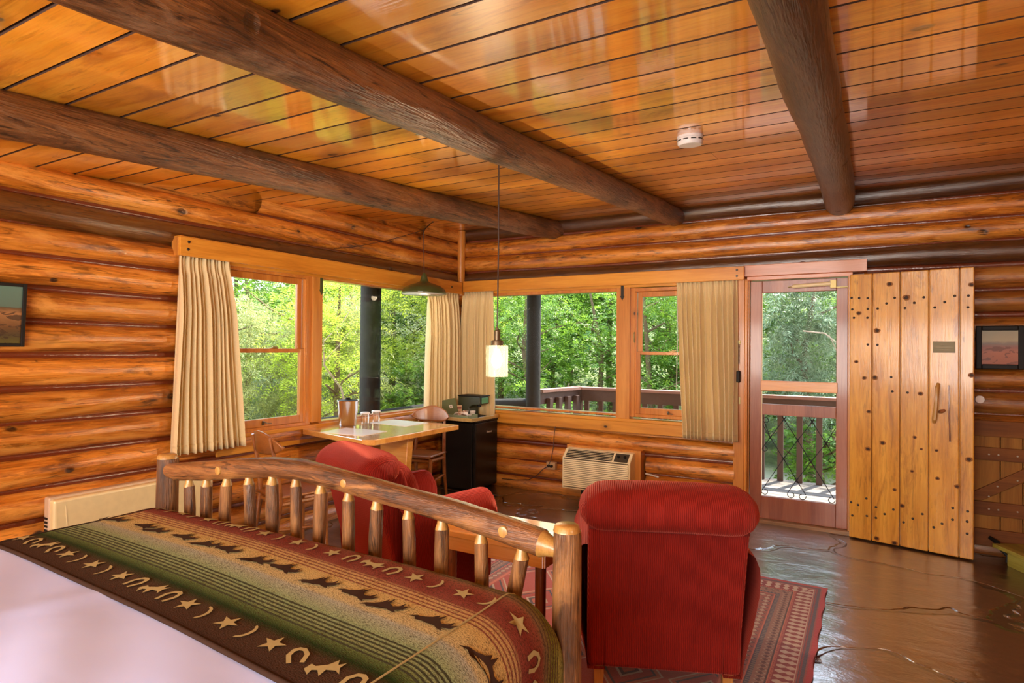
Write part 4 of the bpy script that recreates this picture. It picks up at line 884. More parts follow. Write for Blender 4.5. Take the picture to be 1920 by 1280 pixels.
# ================================================================ RUG
def rug_mat():
    m, nt, p = mat('oriental_rug')
    co, X, Y, Z = coords(nt)
    x1, x0, y1, y0 = 3.81, 1.62, -1.42, -4.15
    dx = mth(nt, 'MINIMUM', mth(nt, 'SUBTRACT', x1, X), mth(nt, 'SUBTRACT', X, x0)); dy = mth(nt, 'MINIMUM', mth(nt, 'SUBTRACT', y1, Y), mth(nt, 'SUBTRACT', Y, y0))
    d = mth(nt, 'MINIMUM', dx, dy); along = mth(nt, 'ADD', mth(nt, 'MULTIPLY', mth(nt, 'LESS_THAN', dx, dy), Y), mth(nt, 'MULTIPLY', mth(nt, 'GREATER_THAN', dx, dy), X))
    RD, DR, NV_, CR, SA, BK = (.46, .020, .038), (.24, .022, .030), (.060, .060, .10), (.58, .48, .38), (.58, .17, .11), (.05, .03, .03)
    st = [(0.0, RD), (.022, (.33, .06, .06)), (.030, NV_), (.045, DR), (.052, NV_), (.058, (.35, .10, .09)), (.066, CR), (.068, DR), (.155, DR), (.157, SA), (.172, BK), (.18, (.30, .16, .12)), (.235, (.30, .15, .12)), (.24, NV_), (.262, SA), (.272, (.32, .10, .08)), (.335, (.35, .12, .09)), (.34, SA), (.36, (.40, .075, .045))]
    c = ramp(nt, mth(nt, 'DIVIDE', d, 1.0), [(a, b) for a, b in st], 'CONSTANT')
    def band(c, a, b, per, mode, col, k=1.0):
        inb = mth(nt, 'MULTIPLY', mth(nt, 'GREATER_THAN', d, a), mth(nt, 'LESS_THAN', d, b))
        f = mth(nt, 'ABSOLUTE', mth(nt, 'SUBTRACT', mth(nt, 'FRACT', mth(nt, 'DIVIDE', along, per)), .5))
        h = mth(nt, 'DIVIDE', mth(nt, 'SUBTRACT', d, a), b-a)
        if mode == 'tri': on = mth(nt, 'GREATER_THAN', mth(nt, 'MULTIPLY', f, 2.0), mth(nt, 'ADD', mth(nt, 'ABSOLUTE', mth(nt, 'SUBTRACT', mth(nt, 'FRACT', mth(nt, 'MULTIPLY', h, 2.0)), .5)), .25))
        elif mode == 'dia': on = mth(nt, 'LESS_THAN', mth(nt, 'ADD', mth(nt, 'MULTIPLY', f, 2.0), mth(nt, 'ABSOLUTE', mth(nt, 'SUBTRACT', mth(nt, 'MULTIPLY', h, 2.0), 1.0))), .9)
        else: on = mth(nt, 'LESS_THAN', f, .25)
        return mixc(nt, mth(nt, 'MULTIPLY', mth(nt, 'MULTIPLY', inb, on), k), c, col)
    c = band(c, .070, .155, .052, 'tri', CR); c = band(c, .180, .235, .035, 'dia', (.46, .36, .26)); c = band(c, .19, .225, .035, 'dia', (.12, .05, .045))
    c = band(c, .272, .335, .05, 'dia', (.09, .05, .06)); c = band(c, .284, .323, .05, 'dia', (.5, .38, .28)); c = band(c, .158, .171, .012, 'bar', DR); c = band(c, .242, .26, .02, 'bar', (.20, .18, .16))
    # field: medallions
    fx = mth(nt, 'ABSOLUTE', mth(nt, 'SUBTRACT', mth(nt, 'FRACT', mth(nt, 'DIVIDE', X, .36)), .5)); fy = mth(nt, 'ABSOLUTE', mth(nt, 'SUBTRACT', mth(nt, 'FRACT', mth(nt, 'DIVIDE', Y, .46)), .5))
    s = mth(nt, 'ADD', fx, fy)
    inn = mth(nt, 'GREATER_THAN', d, .37)
    fld = ramp(nt, s, [(0, (.45, .10, .06)), (.10, (.07, .05, .06)), (.16, (.46, .36, .28)), (.20, (.34, .05, .035)), (.34, (.055, .05, .07)), (.38, (.42, .12, .07)), (.44, (.5, .38, .28)), (.47, (.38, .06, .04))], 'CONSTANT')
    c = mixc(nt, inn, c, fld)
    n = N(nt, 'ShaderNodeTexNoise', {'Vector': co, 'Scale': 150.0, 'Detail': 3.0})
    c = mixc(nt, mth(nt, 'MULTIPLY', n.outputs['Fac'], .28), c, (.12, .05, .05)); nt.links.new(c, p.inputs['Base Color'])
    p.inputs['Roughness'].default_value = .85; p.inputs['Sheen Weight'].default_value = .3; p.inputs['Specular IOR Level'].default_value = .2
    b = N(nt, 'ShaderNodeBump', {'Height': n.outputs['Fac'], 'Strength': .5, 'Distance': .004}); nt.links.new(b.outputs[0], p.inputs['Normal']); nt.links.new(b.outputs[0], p.inputs['Coat Normal'])
    return m
mb = MB()
def rugf(u, v):
    x = 1.62+2.19*u; y = -4.15+2.73*v
    if u > .99: x += .006*math.sin(y*21)
    return (x, y, .011+.002*math.sin(x*5)*math.sin(y*6)*(1 if .02 < u < .98 else 0))
mb.grid(rugf, 40, 60); n_ = 60
bot = [(1.62, -4.15, 0.001), (3.81, -4.15, .001), (3.81, -1.42, .001), (1.62, -1.42, .001)]
tp = [(1.62, -4.15, .011), (3.81, -4.15, .011), (3.81, -1.42, .011), (1.62, -1.42, .011)]
mb.add(bot+tp, [(0, 3, 2, 1), (0, 1, 5, 4), (1, 2, 6, 5), (2, 3, 7, 6), (3, 0, 4, 7)])
tag(mb.build('oriental_rug', [rug_mat()]), 'worn red oriental rug with patterned borders under the armchairs', 'rug')

# ================================================================ SIDE TABLE
t = thing('side_table', 'low glossy pine side table with dark rustic legs between the armchairs', 'side table', (2.41, -2.98, .012))
mb = MB(); mb.box(2.09, 2.73, -3.18, -2.78, .525, .56); mb.build('table_top', [M_RUST], t, bevel=.006)
mb = MB()
mb.box(2.12, 2.70, -3.165, -3.14, .455, .525); mb.box(2.12, 2.70, -2.82, -2.795, .455, .525); mb.box(2.11, 2.135, -3.16, -2.80, .455, .525); mb.box(2.685, 2.71, -3.16, -2.80, .455, .525)
mb.build('apron', [M_RUST], t, bevel=.003)
for x, y in ((2.15, -3.13), (2.67, -3.13), (2.15, -2.83), (2.67, -2.83)):
    mb = MB(); mb.tube([(x, y, .012), (x, y, .25), (x, y, .52)], [.022, .026, .028], n=10, jit=.06); mb.build('leg', [M_RUSTLEG], t, smooth=True)

# ================================================================ DINING TABLE
t = thing('dining_table', 'light wood wall table with a slab pedestal under the side window', 'dining table', (.46, -1.88, 0))
mb = MB(); mb.prism([(0.038, -2.27), (.85, -2.44), (.93, -2.39), (.93, -1.33), (0.038, -1.33)], 'z', .778, .820); mb.build('table_top', [M_TABLE], t, bevel=.004)
mb = MB(); mb.prism([(.60, .03), (.80, .03), (.86, .778), (.56, .778)], 'y', -1.93, -1.86); mb.build('pedestal', [M_TABLE], t, bevel=.006)
mb = MB(); mb.box(.10, .80, -1.92, -1.87, .70, .778); mb.build('stretcher', [M_TABLE], t, bevel=.005)
mb = MB(); mb.box(.42, .90, -1.97, -1.82, 0, .03); mb.build('base_foot', [M_TABLE], t, bevel=.005)
def mat_sheet(cx, cy, rz, label):
    mb = MB(); mb.M = Matrix.Translation((cx, cy, .8215)) @ Matrix.Rotation(rz, 4, 'Z'); mb.box(-.21, .21, -.15, .15, -.0012, .0012)
    tag(mb.build('placemat', [M_PAPER]), label, 'placemat')
mat_sheet(.50, -2.16, R(4), 'white paper placemat on the near end of the wall table')
mat_sheet(.42, -1.52, R(-2), 'white paper placemat on the far end of the wall table')
t = thing('ice_bucket', 'tapered brushed steel ice bucket with a dark lid on the wall table', 'ice bucket', (.17, -1.90, .821))
mb = MB(); mb.lathe([(.066, 0), (.070, .004), (.092, .205), (.096, .212), (.094, .215), (.088, .21)], n=36); mb.build('bucket_body', [M_STEEL], t, local=True, smooth=True)
mb = MB(); mb.lathe([(.088, .208), (.086, .216), (.03, .222), (.02, .232), (.018, .238), (.0001, .24)], n=30); mb.build('bucket_lid', [M_DARK], t, local=True, smooth=True)
def tumbler(x, y, label):
    t = thing('drinking_glass', label, 'glass', (x, y, .8225), 0, None)
    mb = MB(); mb.lathe([(.0001, .004), (.030, .004), (.036, .085), (.039, .085), (.033, 0), (.0001, 0)], n=26); mb.build('tumbler', [M_LAMPGLASS], t, local=True, smooth=True)
    mb = MB(); mb.lathe([(.041, .084), (.041, .094), (.036, .098), (.0001, .099)], n=26); mb.build('paper_lid', [M_PAPER], t, local=True, smooth=True)
tumbler(.20, -1.72, 'lidded drinking glass standing right beside the ice bucket')
tumbler(.18, -1.56, 'lidded drinking glass farther from the ice bucket, nearer the window pole')

# ================================================================ DINING CHAIRS
def dchair(loc, rz, label, sc=.93):
    t = thing('dining_chair', label, 'dining chair', loc, rz); t.scale = (sc, sc, 1.0)
    # local: faces +y, seat z .45
    mb = MB()
    def sf(u, v, dz=0):
        x = -.215+.43*u; y = -.20+.42*v
        k = 1-.10*(1-v); x *= k
        if v > .9: x *= 1-.10*((v-.9)/.1)
        z = .475-.016*math.sin(math.pi*u)*math.sin(math.pi*min(v*1.05, 1))+.008*v+dz-.010*max(0, (v-.85)/.15)**2
        return (x, y, z)
    mb.grid(lambda a, b: sf(a, b), 14, 12); mb.build('seat', [M_CHAIR], t, local=True, smooth='all', solid=.018)
    for s in (-1, 1):
        mb = MB(); mb.tube([(s*.19, .17, .46), (s*.205, .185, 0)], [.021, .014], n=10); mb.build('leg', [M_CHAIR], t, local=True, smooth=True)
        mb = MB(); mb.tube([(s*.165, -.29, 0), (s*.175, -.20, .25), (s*.178, -.17, .46), (s*.172, -.19, .66), (s*.150, -.245, .88)], [.014, .019, .022, .018, .012], n=10); mb.build('leg', [M_CHAIR], t, local=True, smooth=True)
        mb = MB(); mb.tube([(s*.195, .17, .44), (s*.176, -.17, .425)], .017, n=8); mb.build('side_rail', [M_CHAIR], t, local=True, smooth=True)
        mb = MB(); mb.tube([(s*.20, .18, .24), (s*.176, -.195, .26)], .011, n=8); mb.build('stretcher', [M_CHAIR], t, local=True, smooth=True)
    for ra, rb, rr_ in (((-.176, -.17, .43), (.176, -.17, .43), .016), ((-.195, .17, .44), (.195, .17, .44), .017)):
        mb = MB(); mb.tube([ra, rb], rr_, n=8); mb.build('seat_rail', [M_CHAIR], t, local=True, smooth=True)
    mb = MB()
    def bf(u, v):
        a = (u-.5)*2; x = .235*a; c = .075*a*a
        hh = .062*(1-abs(a)**5*.75)+.016*math.cos(a*2.6)
        zc = .83+.010*math.cos(a*3); z = zc+hh*(2*v-1)
        return (x, -.262+c+.02*(1-v), z)
    mb.grid(bf, 24, 8); mb.build('backrest', [M_CHAIR], t, local=True, smooth='all', solid=.014)
    return t
dchair((.33, -1.08, 0), R(190), 'brown wooden dining chair at the far end of the wall table, by the fridge', .88)
dchair((.50, -2.76, 0), R(-16), 'brown wooden dining chair at the near end of the wall table, back towards the bed')

# ================================================================ FRIDGE AND WHAT STANDS ON IT
M_FR = plain('fridge_black', (0.007, 0.006, 0.005), 0.35, coat=.1, spec=.3)
t = thing('mini_fridge', 'black mini fridge standing in the corner under the curtains', 'fridge', (.32, -.235, 0))
mb = MB(); mb.box(.10, .49, -.455, -.03, .02, .715); mb.build('fridge_body', [M_FR], t, bevel=.008)
mb = MB(); mb.box(.495, .535, -.455, -.03, .03, .715); mb.build('fridge_door', [M_FR], t, bevel=.010, seg=3)
mb = MB(); mb.box(.09, .54, -.46, -.025, .715, .74); mb.build('fridge_top', [M_FR], t, bevel=.010, seg=3)
for x in (.14, .46):
    for y in (-.42, -.07):
        mb = MB(); mb.tube([(x, y, 0), (x, y, .025)], .02, n=10); mb.build('foot', [M_DARK], t)
def text(body, loc, rot, size, m_, parent, name):
    c = bpy.data.curves.new(name, 'FONT'); c.body = body; c.size = size; c.extrude = .0006; c.align_x = 'CENTER'; c.align_y = 'CENTER'
    tmp = bpy.data.objects.new(name, c); COL.objects.link(tmp)
    me = bpy.data.meshes.new_from_object(tmp.evaluated_get(bpy.context.evaluated_depsgraph_get())); bpy.data.objects.remove(tmp)
    me.materials.clear(); me.materials.append(m_)
    o = bpy.data.objects.new(name, me); COL.objects.link(o); o.parent = parent
    o.matrix_parent_inverse = Matrix.Translation(-parent.location)
    o.location = loc; o.rotation_euler = rot; return o
text('Hisense', (.5362, -.20, .605), (R(90), 0, R(90)), .032, plain('logo_silver', (.75, .75, .75), .3), t, 'brand_logo')
# wooden serving tray
M_TRAYW = wood('tray_wood', (.38, .22, .05), (.55, .34, .09), (.68, .45, .15), along='Y', across='X', knot=.9, kden=0, rough=.4)
t = thing('serving_tray', 'shallow wooden serving tray on top of the black fridge', 'tray', (.34, -.30, .741))
mb = MB(); mb.box(.08, .56, -.57, -.05, .741, .748); mb.box(.545, .56, -.57, -.05, .748, .775); mb.box(.08, .095, -.57, -.05, .748, .775); mb.box(.095, .545, -.57, -.555, .748, .775); mb.box(.095, .545, -.065, -.05, .748, .775)
mb.build('tray_body', [M_TRAYW], t, bevel=.002)
t = thing('coffee_maker', 'dark olive single cup coffee maker standing on the wooden tray', 'coffee maker', (.37, -.20, .748))
mb = MB(); mb.prism([(.22, .749), (.49, .749), (.49, .765), (.37, .775), (.36, .86), (.40, .885), (.50, .895), (.50, .975), (.22, .975)], 'y', -.33, -.15)
mb.build('machine_body', [M_DOLIVE], t, bevel=.008, seg=3)
mb = MB(); mb.box(.215, .508, -.335, -.145, .975, .987); mb.build('lid', [M_DARK], t, bevel=.004)
mb = MB(); mb.box(.500, .506, -.30, -.18, .905, .965); mb.build('control_panel', [plain('panel_green', (.12, .32, .14), .3)], t, bevel=.002)
mb = MB(); mb.tube([(.43, -.24, .895), (.43, -.24, .865)], .022, n=14); mb.build('spout', [M_DARK], t)
mb = MB(); mb.box(.38, .48, -.29, -.19, .768, .774); mb.build('drip_tray', [M_DARK], t)
t = thing('sugar_basket', 'grey green basket of white sachets on the wooden tray', 'basket', (.40, -.46, .749))
mb = MB(); mb.box(.24, .50, -.545, -.37, .749, .754); mb.box(.24, .50, -.545, -.540, .754, .80); mb.box(.24, .50, -.375, -.37, .754, .80); mb.box(.24, .245, -.54, -.375, .754, .80); mb.box(.495, .50, -.54, -.375, .754, .80)
mb.build('basket_body', [M_TRAYG], t, bevel=.002)
M_SACH = plain('sachet_paper', (.80, .72, .66), .5); M_SACH2 = plain('sachet_paper_brown', (.55, .30, .20), .5)
q = random.Random(8)
for k in range(22):
    mb = MB(); mb.M = Matrix.Translation((q.uniform(.275, .465), q.uniform(-.52, -.40), q.uniform(.775, .822))) @ Matrix.Rotation(q.uniform(0, 3), 4, 'Z') @ Matrix.Rotation(q.uniform(-.9, .9), 4, 'X') @ Matrix.Rotation(q.uniform(-.5, .5), 4, 'Y')
    mb.box(-.022, .022, -.016, .016, -.003, .003)
    tag(mb.build('sachet', [M_SACH2 if k % 4 == 0 else M_SACH], bevel=.002), 'small paper sachet in the heap in the grey green basket', 'sachet', 'sachets in the basket on the fridge')
for k, (x, y, rx) in enumerate(((.33, -.345, 80), (.42, -.350, 86))):
    mb = MB(); mb.M = Matrix.Translation((x, y, .749)); mb.lathe([(.022, 0), (.030, .075), (.032, .078), (.030, .08), (.028, .078), (.021, .004), (.0001, .004)], n=24)
    tag(mb.build('paper_cup', [M_SACH], smooth=True), ['white paper cup behind the sachet basket, nearer the open folder', 'white paper cup between the sachet basket and the coffee maker'][k], 'cup')
t = thing('menu_folder', 'dark green folder propped open against the curtain on the tray', 'folder', (.20, -.40, .749))
mb = MB(); mb.M = Matrix.Translation((.20, -.42, .765)) @ Matrix.Rotation(R(38), 4, 'Z') @ Matrix.Rotation(R(-14), 4, 'X') @ Matrix.Rotation(R(-12), 4, 'Y')
mb.box(-.08, .08, -.004, .004, 0, .185); mb.box(-.08, .08, -.10, -.004, 0, .006)
cov = mb.build('folder_cover', [plain('folder_green', (.09, .12, .035), .5)], t, bevel=.003)
mb2 = MB(); mb2.M = mb.M; mb2.box(.00, .03, -.0052, -.004, .085, .12); mb2.box(.008, .022, -.0060, -.0052, .092, .113, mi=1); mb2.build('emblem', [M_PAPER, M_GREEN], cov)
t = thing('info_card', 'small upright printed card behind the sachet basket', 'card', (.26, -.30, .749))
mb = MB(); mb.M = Matrix.Translation((.245, -.35, .75)) @ Matrix.Rotation(R(40), 4, 'Z'); mb.box(-.035, .035, -.001, .001, 0, .13); c_ = mb.build('card_stock', [plain('card_tan', (.62, .42, .24), .5)], t)
M_INK = plain('ink_red', (.30, .08, .05), .5); M_card = mb.M
for a_, b_, z0_, z1_ in ((-.028, .028, .09, .115), (-.02, .02, .05, .062), (-.028, 0, .02, .04)):
    mb2 = MB(); mb2.M = M_card; mb2.box(a_, b_, -.0018, -.001, z0_, z1_); mb2.build('printed_block', [M_INK], c_)

# ================================================================ WALL HEATER
t = thing('panel_heater', 'long cream wall panel heater low on the log wall behind the bed', 'heater', (.08, -3.65, .15))
mb = MB(); mb.box(.075, .135, -4.08, -3.12, .17, .628); mb.build('heater_panel', [M_HEAT], t, bevel=.014, seg=3)
mb = MB(); mb.box(.03, .09, -4.085, -3.10, .16, .64); mb.build('heater_body', [plain('heater_side', (.55, .42, .30), .4)], t, bevel=.012, seg=3)
mb = MB(); mb.prism([(-3.99, .17), (-3.985, .17), (-4.02, .59), (-4.025, .59)], 'x', .134, .137); mb.build('panel_rib', [M_CREAM], t)
for k in range(9):
    mb = MB(); mb.box(.045, .078, -4.0875, -4.084, .34+k*.022, .352+k*.022); mb.build('vent_slot', [M_DARK], t)
for yy in (-4.0, -3.2):
    mb = MB(); mb.box(0.02, .05, yy, yy+.04, .20, .60); mb.build('wall_bracket', [M_STEEL], t)

# ================================================================ AIR CONDITIONER
t = thing('wall_air_conditioner', 'cream through wall air conditioner with louvred front under the picture window', 'air conditioner', (1.77, -.12, .12))
XA, XB, YFR = 1.42, 2.115, -.25
mb = MB(); mb.prism([(YFR, .125), (YFR, .425), (-.16, .505), (-.04, .515), (-.04, .125)], 'x', XA, XB); mb.build('housing', [M_CREAM], t, bevel=.008, seg=3)
for k in range(15):
    z = .15+k*.0178
    mb = MB(); mb.prism([(YFR-.001, z), (YFR-.010, z+.002), (YFR-.008, z+.0135), (YFR-.001, z+.0145)], 'x', XA+.018, XB-.018); mb.build('louvre', [M_CREAM], t)
mb = MB(); mb.box(XA+.016, XB-.016, YFR-.0015, YFR, .140, .425); mb.build('louvre_shadow_gap', [plain('louvre_gap', (.10, .075, .04), .6)], t)
nv = Vector((0, -.08, .09)).normalized()
def top_face(x0, x1, a0, a1, h):    # patch on the slanted face, a along the slope 0..1
    def P(a): return Vector((0, YFR+.09*a, .425+.08*a))+nv*h
    p0, p1 = P(a0), P(a1); 
    return [(x0, p0.y, p0.z), (x1, p0.y, p0.z), (x1, p1.y, p1.z), (x0, p1.y, p1.z)]
mb = MB(); mb.add(top_face(XA+.03, XB-.185, .08, .92, .002), [(0, 1, 2, 3)]); mb.build('outlet_grille', [M_DARK], t, solid=.002)
for k in range(5):
    mb = MB(); a = .16+k*.16; mb.add(top_face(XA+.03, XB-.185, a, a+.035, .006), [(0, 1, 2, 3)]); mb.build('outlet_vane', [M_CREAM], t, solid=.002)
mb = MB(); mb.add(top_face(XB-.165, XB-.03, .08, .92, .002), [(0, 1, 2, 3)]); cp = mb.build('control_panel', [plain('ac_panel', (.06, .05, .035), .3)], t, solid=.002)
for x in (XB-.13, XB-.065):
    c0 = Vector((x, YFR+.05, .425+.045)); mb = MB(); mb.tube([c0, c0+nv*.014], .013, n=12); mb.build('knob', [M_DARK], cp, smooth=True)
mb = MB(); mb.box(XA-.02, XB+.055, -.10, .03, .135, .53); mb.build('wooden_sleeve', [M_TRIM_Z], t, bevel=.004)
mb = MB(); mb.box(1.60, 1.72, -.20, -.08, 0.0, .125); mb.build('support_foot', [M_DARK], t, bevel=.004)
t = thing('wall_outlet', 'pale surface mounted double socket on the logs left of the air conditioner', 'outlet', (1.20, -.05, .285))
mb = MB(); mb.box(1.155, 1.255, -.075, -.02, .25, .325); mb.build('outlet_box', [plain('outlet_tan', (.55, .36, .20), .4)], t, bevel=.006)
mb = MB(); mb.tube([(1.185, -.075, .288), (1.185, -.095, .288)], .014, n=10); mb.tube([(1.222, -.075, .288), (1.222, -.10, .288)], .014, n=10); mb.build('plug', [M_DARK], t, smooth=True)
mb = MB(); mb.tube([(1.19, -.095, .29), (1.215, -.08, .36), (1.225, -.052, .48), (1.228, -.045, .60), (1.235, -.03, .69)], .0035, n=6)
tag(mb.build('power_cord', [M_CORD], smooth=True), 'thin dark cord running up the logs from the socket to the sill', 'cord')
mb = MB(); mb.tube([(1.185, -.095, .285), (1.13, -.10, .25), (1.05, -.09, .17), (.95, -.075, .115), (.80, -.07, .095), (.62, -.07, .09)], .005, n=6)
tag(mb.build('power_cord', [M_CORD], smooth=True), 'dark cord sagging along the bottom logs from the socket to the fridge', 'cord')
mb = MB(); mb.tube([(2.20, -.05, .315), (2.33, -.05, .295)], .008, n=8)
tag(mb.build('pipe_stub', [M_WHITE], smooth=True), 'short white pipe stub on the logs right of the air conditioner', 'pipe')

# ================================================================ LAMPS
t = thing('pendant_lamp', 'dark green enamel bell pendant lamp swagged from a ceiling hook in the corner', 'pendant lamp', (.27, -1.0, 2.0))
mb = MB(); mb.lathe([(.030, .175), (.034, .15), (.040, .13), (.052, .115), (.10, .098), (.16, .078), (.198, .052), (.218, .018), (.222, .0), (.219, -.003), (.214, .002), (.19, .048), (.15, .070), (.05, .10), (.0001, .105)], (.27, -1.0, 2.015), n=48)
mb.build('lamp_shade', [M_GREEN], t, smooth=True, ang=60)
mb = MB(); mb.lathe([(.213, -.001), (.188, .045), (.148, .067), (.05, .096), (.0001, .10)], (.27, -1.0, 2.0155), n=48); mb.build('shade_lining', [M_LINING], t, smooth='all')
mb = MB(); mb.lathe([(.0001, .03), (.03, .035), (.032, .06), (.02, .09)], (.27, -1.0, 2.015), n=20); mb.build('bulb', [emis('bulb_warm', (1.0, .82, .6), 6.0)], t, smooth=True)
mb = MB(); mb.lathe([(.0001, .205), (.014, .203), (.020, .19), (.030, .175), (.030, .17)], (.27, -1.0, 2.015), n=20); mb.build('cord_cap', [M_GREEN], t, smooth=True)
kx, ky, kz = .245, -.985, 2.645
mb = MB(); mb.tube([(.27, -1.0, 2.215), (kx+.01, ky-.005, 2.4), (kx, ky, kz)], .0035, n=6)
mb.tube([(kx, ky, kz), (.12, -1.35, 2.50), (.05, -1.75, 2.38), (.035, -1.95, 2.34)], .0035, n=6); mb.build('swag_cord', [M_CORD], t, smooth=True)
mb = MB(); mb.tube([(kx, ky, kz), (kx+.02, ky+.04, kz+.05), (.275, -.885, 2.74), (kx+.035, ky+.04, kz+.05), (kx, ky, kz)], .003, n=6); mb.tube([(.278, -.88, 2.735), (.278, -.88, 2.752)], .006, n=8); mb.build('cord_loop', [M_BLACK], t, smooth=True)
lamp('pendant_bulb_light', 'POINT', (.27, -1.0, 2.0), 4, (1.0, .78, .5), shadow_soft_size=.03)

LX, LY = 2.09, -2.60
t = thing('lantern_pendant', 'clear glass cylinder pendant with bronze cap hanging from the ceiling, bulb lit', 'pendant lamp', (LX, LY, 1.5))
ztop = CZ(LY)
mb = MB(); mb.tube([(LX, LY, ztop), (LX+.003, LY, 2.1), (LX, LY, 1.60)], .0045, n=8); mb.build('cord', [M_CORD], t, smooth=True)
mb = MB(); mb.lathe([(.0001, 1.625), (.008, 1.62), (.011, 1.605), (.019, 1.60), (.019, 1.545), (.034, 1.543), (.037, 1.535), (.037, 1.512), (.0001, 1.510)], (LX, LY, 0), n=30); mb.build('cap', [M_BRONZE], t, smooth=True)
mb = MB(); mb.lathe([(.020, 1.512), (.019, 1.490), (.0001, 1.49)], (LX, LY, 0), n=20); mb.build('socket', [plain('copper_socket', (.45, .2, .1), .3, metal=.7)], t, smooth=True)
mb = MB(); mb.lathe([(.067, 1.512), (.067, 1.325), (.0645, 1.325), (.0645, 1.512)], (LX, LY, 0), n=40, closed=True); mb.build('glass_cylinder', [M_SEEDED], t, smooth=True)
mb = MB(); mb.lathe([(.0001, 1.375), (.018, 1.380), (.030, 1.40), (.033, 1.42), (.028, 1.445), (.016, 1.475), (.014, 1.492)], (LX, LY, 0), n=26); mb.build('bulb', [bulbmat('bulb_bright', (1.0, .86, .66), 7.0)], t, smooth='all')

lamp('lantern_bulb_light', 'POINT', (LX, LY, 1.425), 70, (1.0, .80, .52), shadow_soft_size=.015)
# smoke detector
t = thing('smoke_detector', 'round white smoke detector on the board ceiling between two log beams', 'smoke detector', (3.22, -2.54, CZ(-2.54)))
t.rotation_euler = (math.atan(.082), 0, 0)
mb = MB(); mb.lathe([(.0001, .004), (.066, .004), (.066, -.012), (.062, -.013)], n=40); mb.build('base_plate', [M_WHITE], t, local=True, smooth=True)
mb = MB(); mb.lathe([(.062, -.012), (.064, -.020), (.064, -.040), (.058, -.048), (.0001, -.050)], n=40); mb.build('cover', [M_WHITE], t, local=True, smooth=True)
for k in range(10):
    mb = MB(); a0 = 2*math.pi*k/10
    mb.tube([(.0645*math.cos(a0+.05*j), .0645*math.sin(a0+.05*j), -.024) for j in range(9)], .0028, n=5); mb.build('vent_slot', [M_DARK], t, local=True)

# ================================================================ PICTURES, GATE, WOODEN STEP
def landscape(name, top, hor, spots, axis='X', zc=1.53):
    m, nt, p = mat(name); co, X, Y, Z = coords(nt)
    A = X if axis == 'X' else Y
    v = N(nt, 'ShaderNodeCombineXYZ', {0: mth(nt, 'MULTIPLY', A, 14.0), 1: mth(nt, 'MULTIPLY', Z, 30.0), 2: 0.0}).outputs[0]
    n = N(nt, 'ShaderNodeTexNoise', {'Vector': v, 'Scale': 1.0, 'Detail': 4.0, 'Distortion': 1.0})
    z = mth(nt, 'ADD', Z, mth(nt, 'MULTIPLY', mth(nt, 'SUBTRACT', n.outputs['Fac'], .5), .03))
    c = ramp(nt, mth(nt, 'ADD', .5, mth(nt, 'MULTIPLY', mth(nt, 'SUBTRACT', z, zc), 3.0)), top)
    c = mixc(nt, mth(nt, 'MULTIPLY', mth(nt, 'MULTIPLY', mth(nt, 'GREATER_THAN', n.outputs['Fac'], .56), mth(nt, 'LESS_THAN', z, hor)), .8), c, spots)
    nt.links.new(c, p.inputs['Base Color']); p.inputs['Roughness'].default_value = .35; p.inputs['Coat Weight'].default_value = .5
    return m
t = thing('framed_picture', 'small framed red desert landscape on the dark logs right of the plank door', 'picture', (4.87, -.05, 1.53))
mb = frame4('x', 4.725, 5.01, 1.375, 1.695, .036, .035, .062); mb.build('picture_frame', [M_DARK], t, bevel=.006)
mb = MB(); mb.box(4.755, 4.98, -.050, -.040, 1.405, 1.665); mb.build('canvas', [landscape('desert_canvas', [(0, (.28, .07, .035)), (.40, (.40, .13, .07)), (.52, (.25, .10, .08)), (.60, (.20, .17, .15)), (.66, (.38, .34, .22)), (1, (.26, .27, .20))], 1.545, (.12, .03, .02))], t)
t = thing('framed_picture', 'black framed canyon picture under glass, cut by the left edge of the photo', 'picture', (.08, -4.45, 1.65))
mb = MB(); Mx = Matrix.Translation((.06, -4.20, 1.65)) @ Matrix.Rotation(R(4), 4, 'Y'); mb.M = Mx
mb.box(-.012, .012, -.55, -.52, -.17, .17); mb.box(-.012, .012, -.018, 0, -.17, .17); mb.box(-.012, .012, -.52, -.018, .152, .17); mb.box(-.012, .012, -.52, -.018, -.17, -.152); mb.build('picture_frame', [M_DARK], t, bevel=.002)
mb = MB(); mb.M = Mx; mb.box(-.008, .004, -.52, -.018, -.152, .152); mb.build('print', [landscape('canyon_print', [(0, (.15, .14, .02)), (.18, (.10, .07, .03)), (.30, (.20, .09, .03)), (.52, (.50, .24, .09)), (.60, (.16, .10, .05)), (.62, (.14, .25, .20)), (1, (.16, .32, .26))], 1.67, (.06, .03, .02), axis='Y', zc=1.65)], t)
mb = MB(); mb.M = Mx; mb.box(.006, .008, -.52, -.018, -.152, .152); mb.build('picture_glass', [M_GLASS], t)

t = thing('braced_gate', 'low braced board gate fixed to the wall right of the open plank door', 'gate', (5.2, -.05, .1))
x = 4.66
for k, w_ in enumerate([.21, .13, .13, .13, .13, .13, .13]):
    mb = MB(); mb.box(x+.003, x+w_-.003, -.065, -.045, .17, .90, tone=[.6, .4, .7, .5, .8, .4, .6][k]); mb.build('gate_board', [M_GATE], t, bevel=.003); x += w_
for z0, z1 in ((.88, .995), (.705, .80), (.30, .40), (.075, .20)):
    mb = MB(); mb.box(4.60, 5.66, -.09, -.065, z0, z1, tone=.4); mb.build('gate_rail', [M_GATE2], t, bevel=.004)
mb = MB(); mb.prism([(4.62, .405), (4.76, .405), (5.20, .70), (5.06, .70)], 'y', -.088, -.065); mb.build('gate_brace', [M_GATE2], t, bevel=.004)
for zz in (.75, .35):
    for xx in (4.80, 4.855, 4.965, 5.02): 
        mb = MB(); mb.tube([(xx, -.090, zz), (xx, -.093, zz)], .006, n=8); mb.build('gate_screw', [M_SCREW], t)
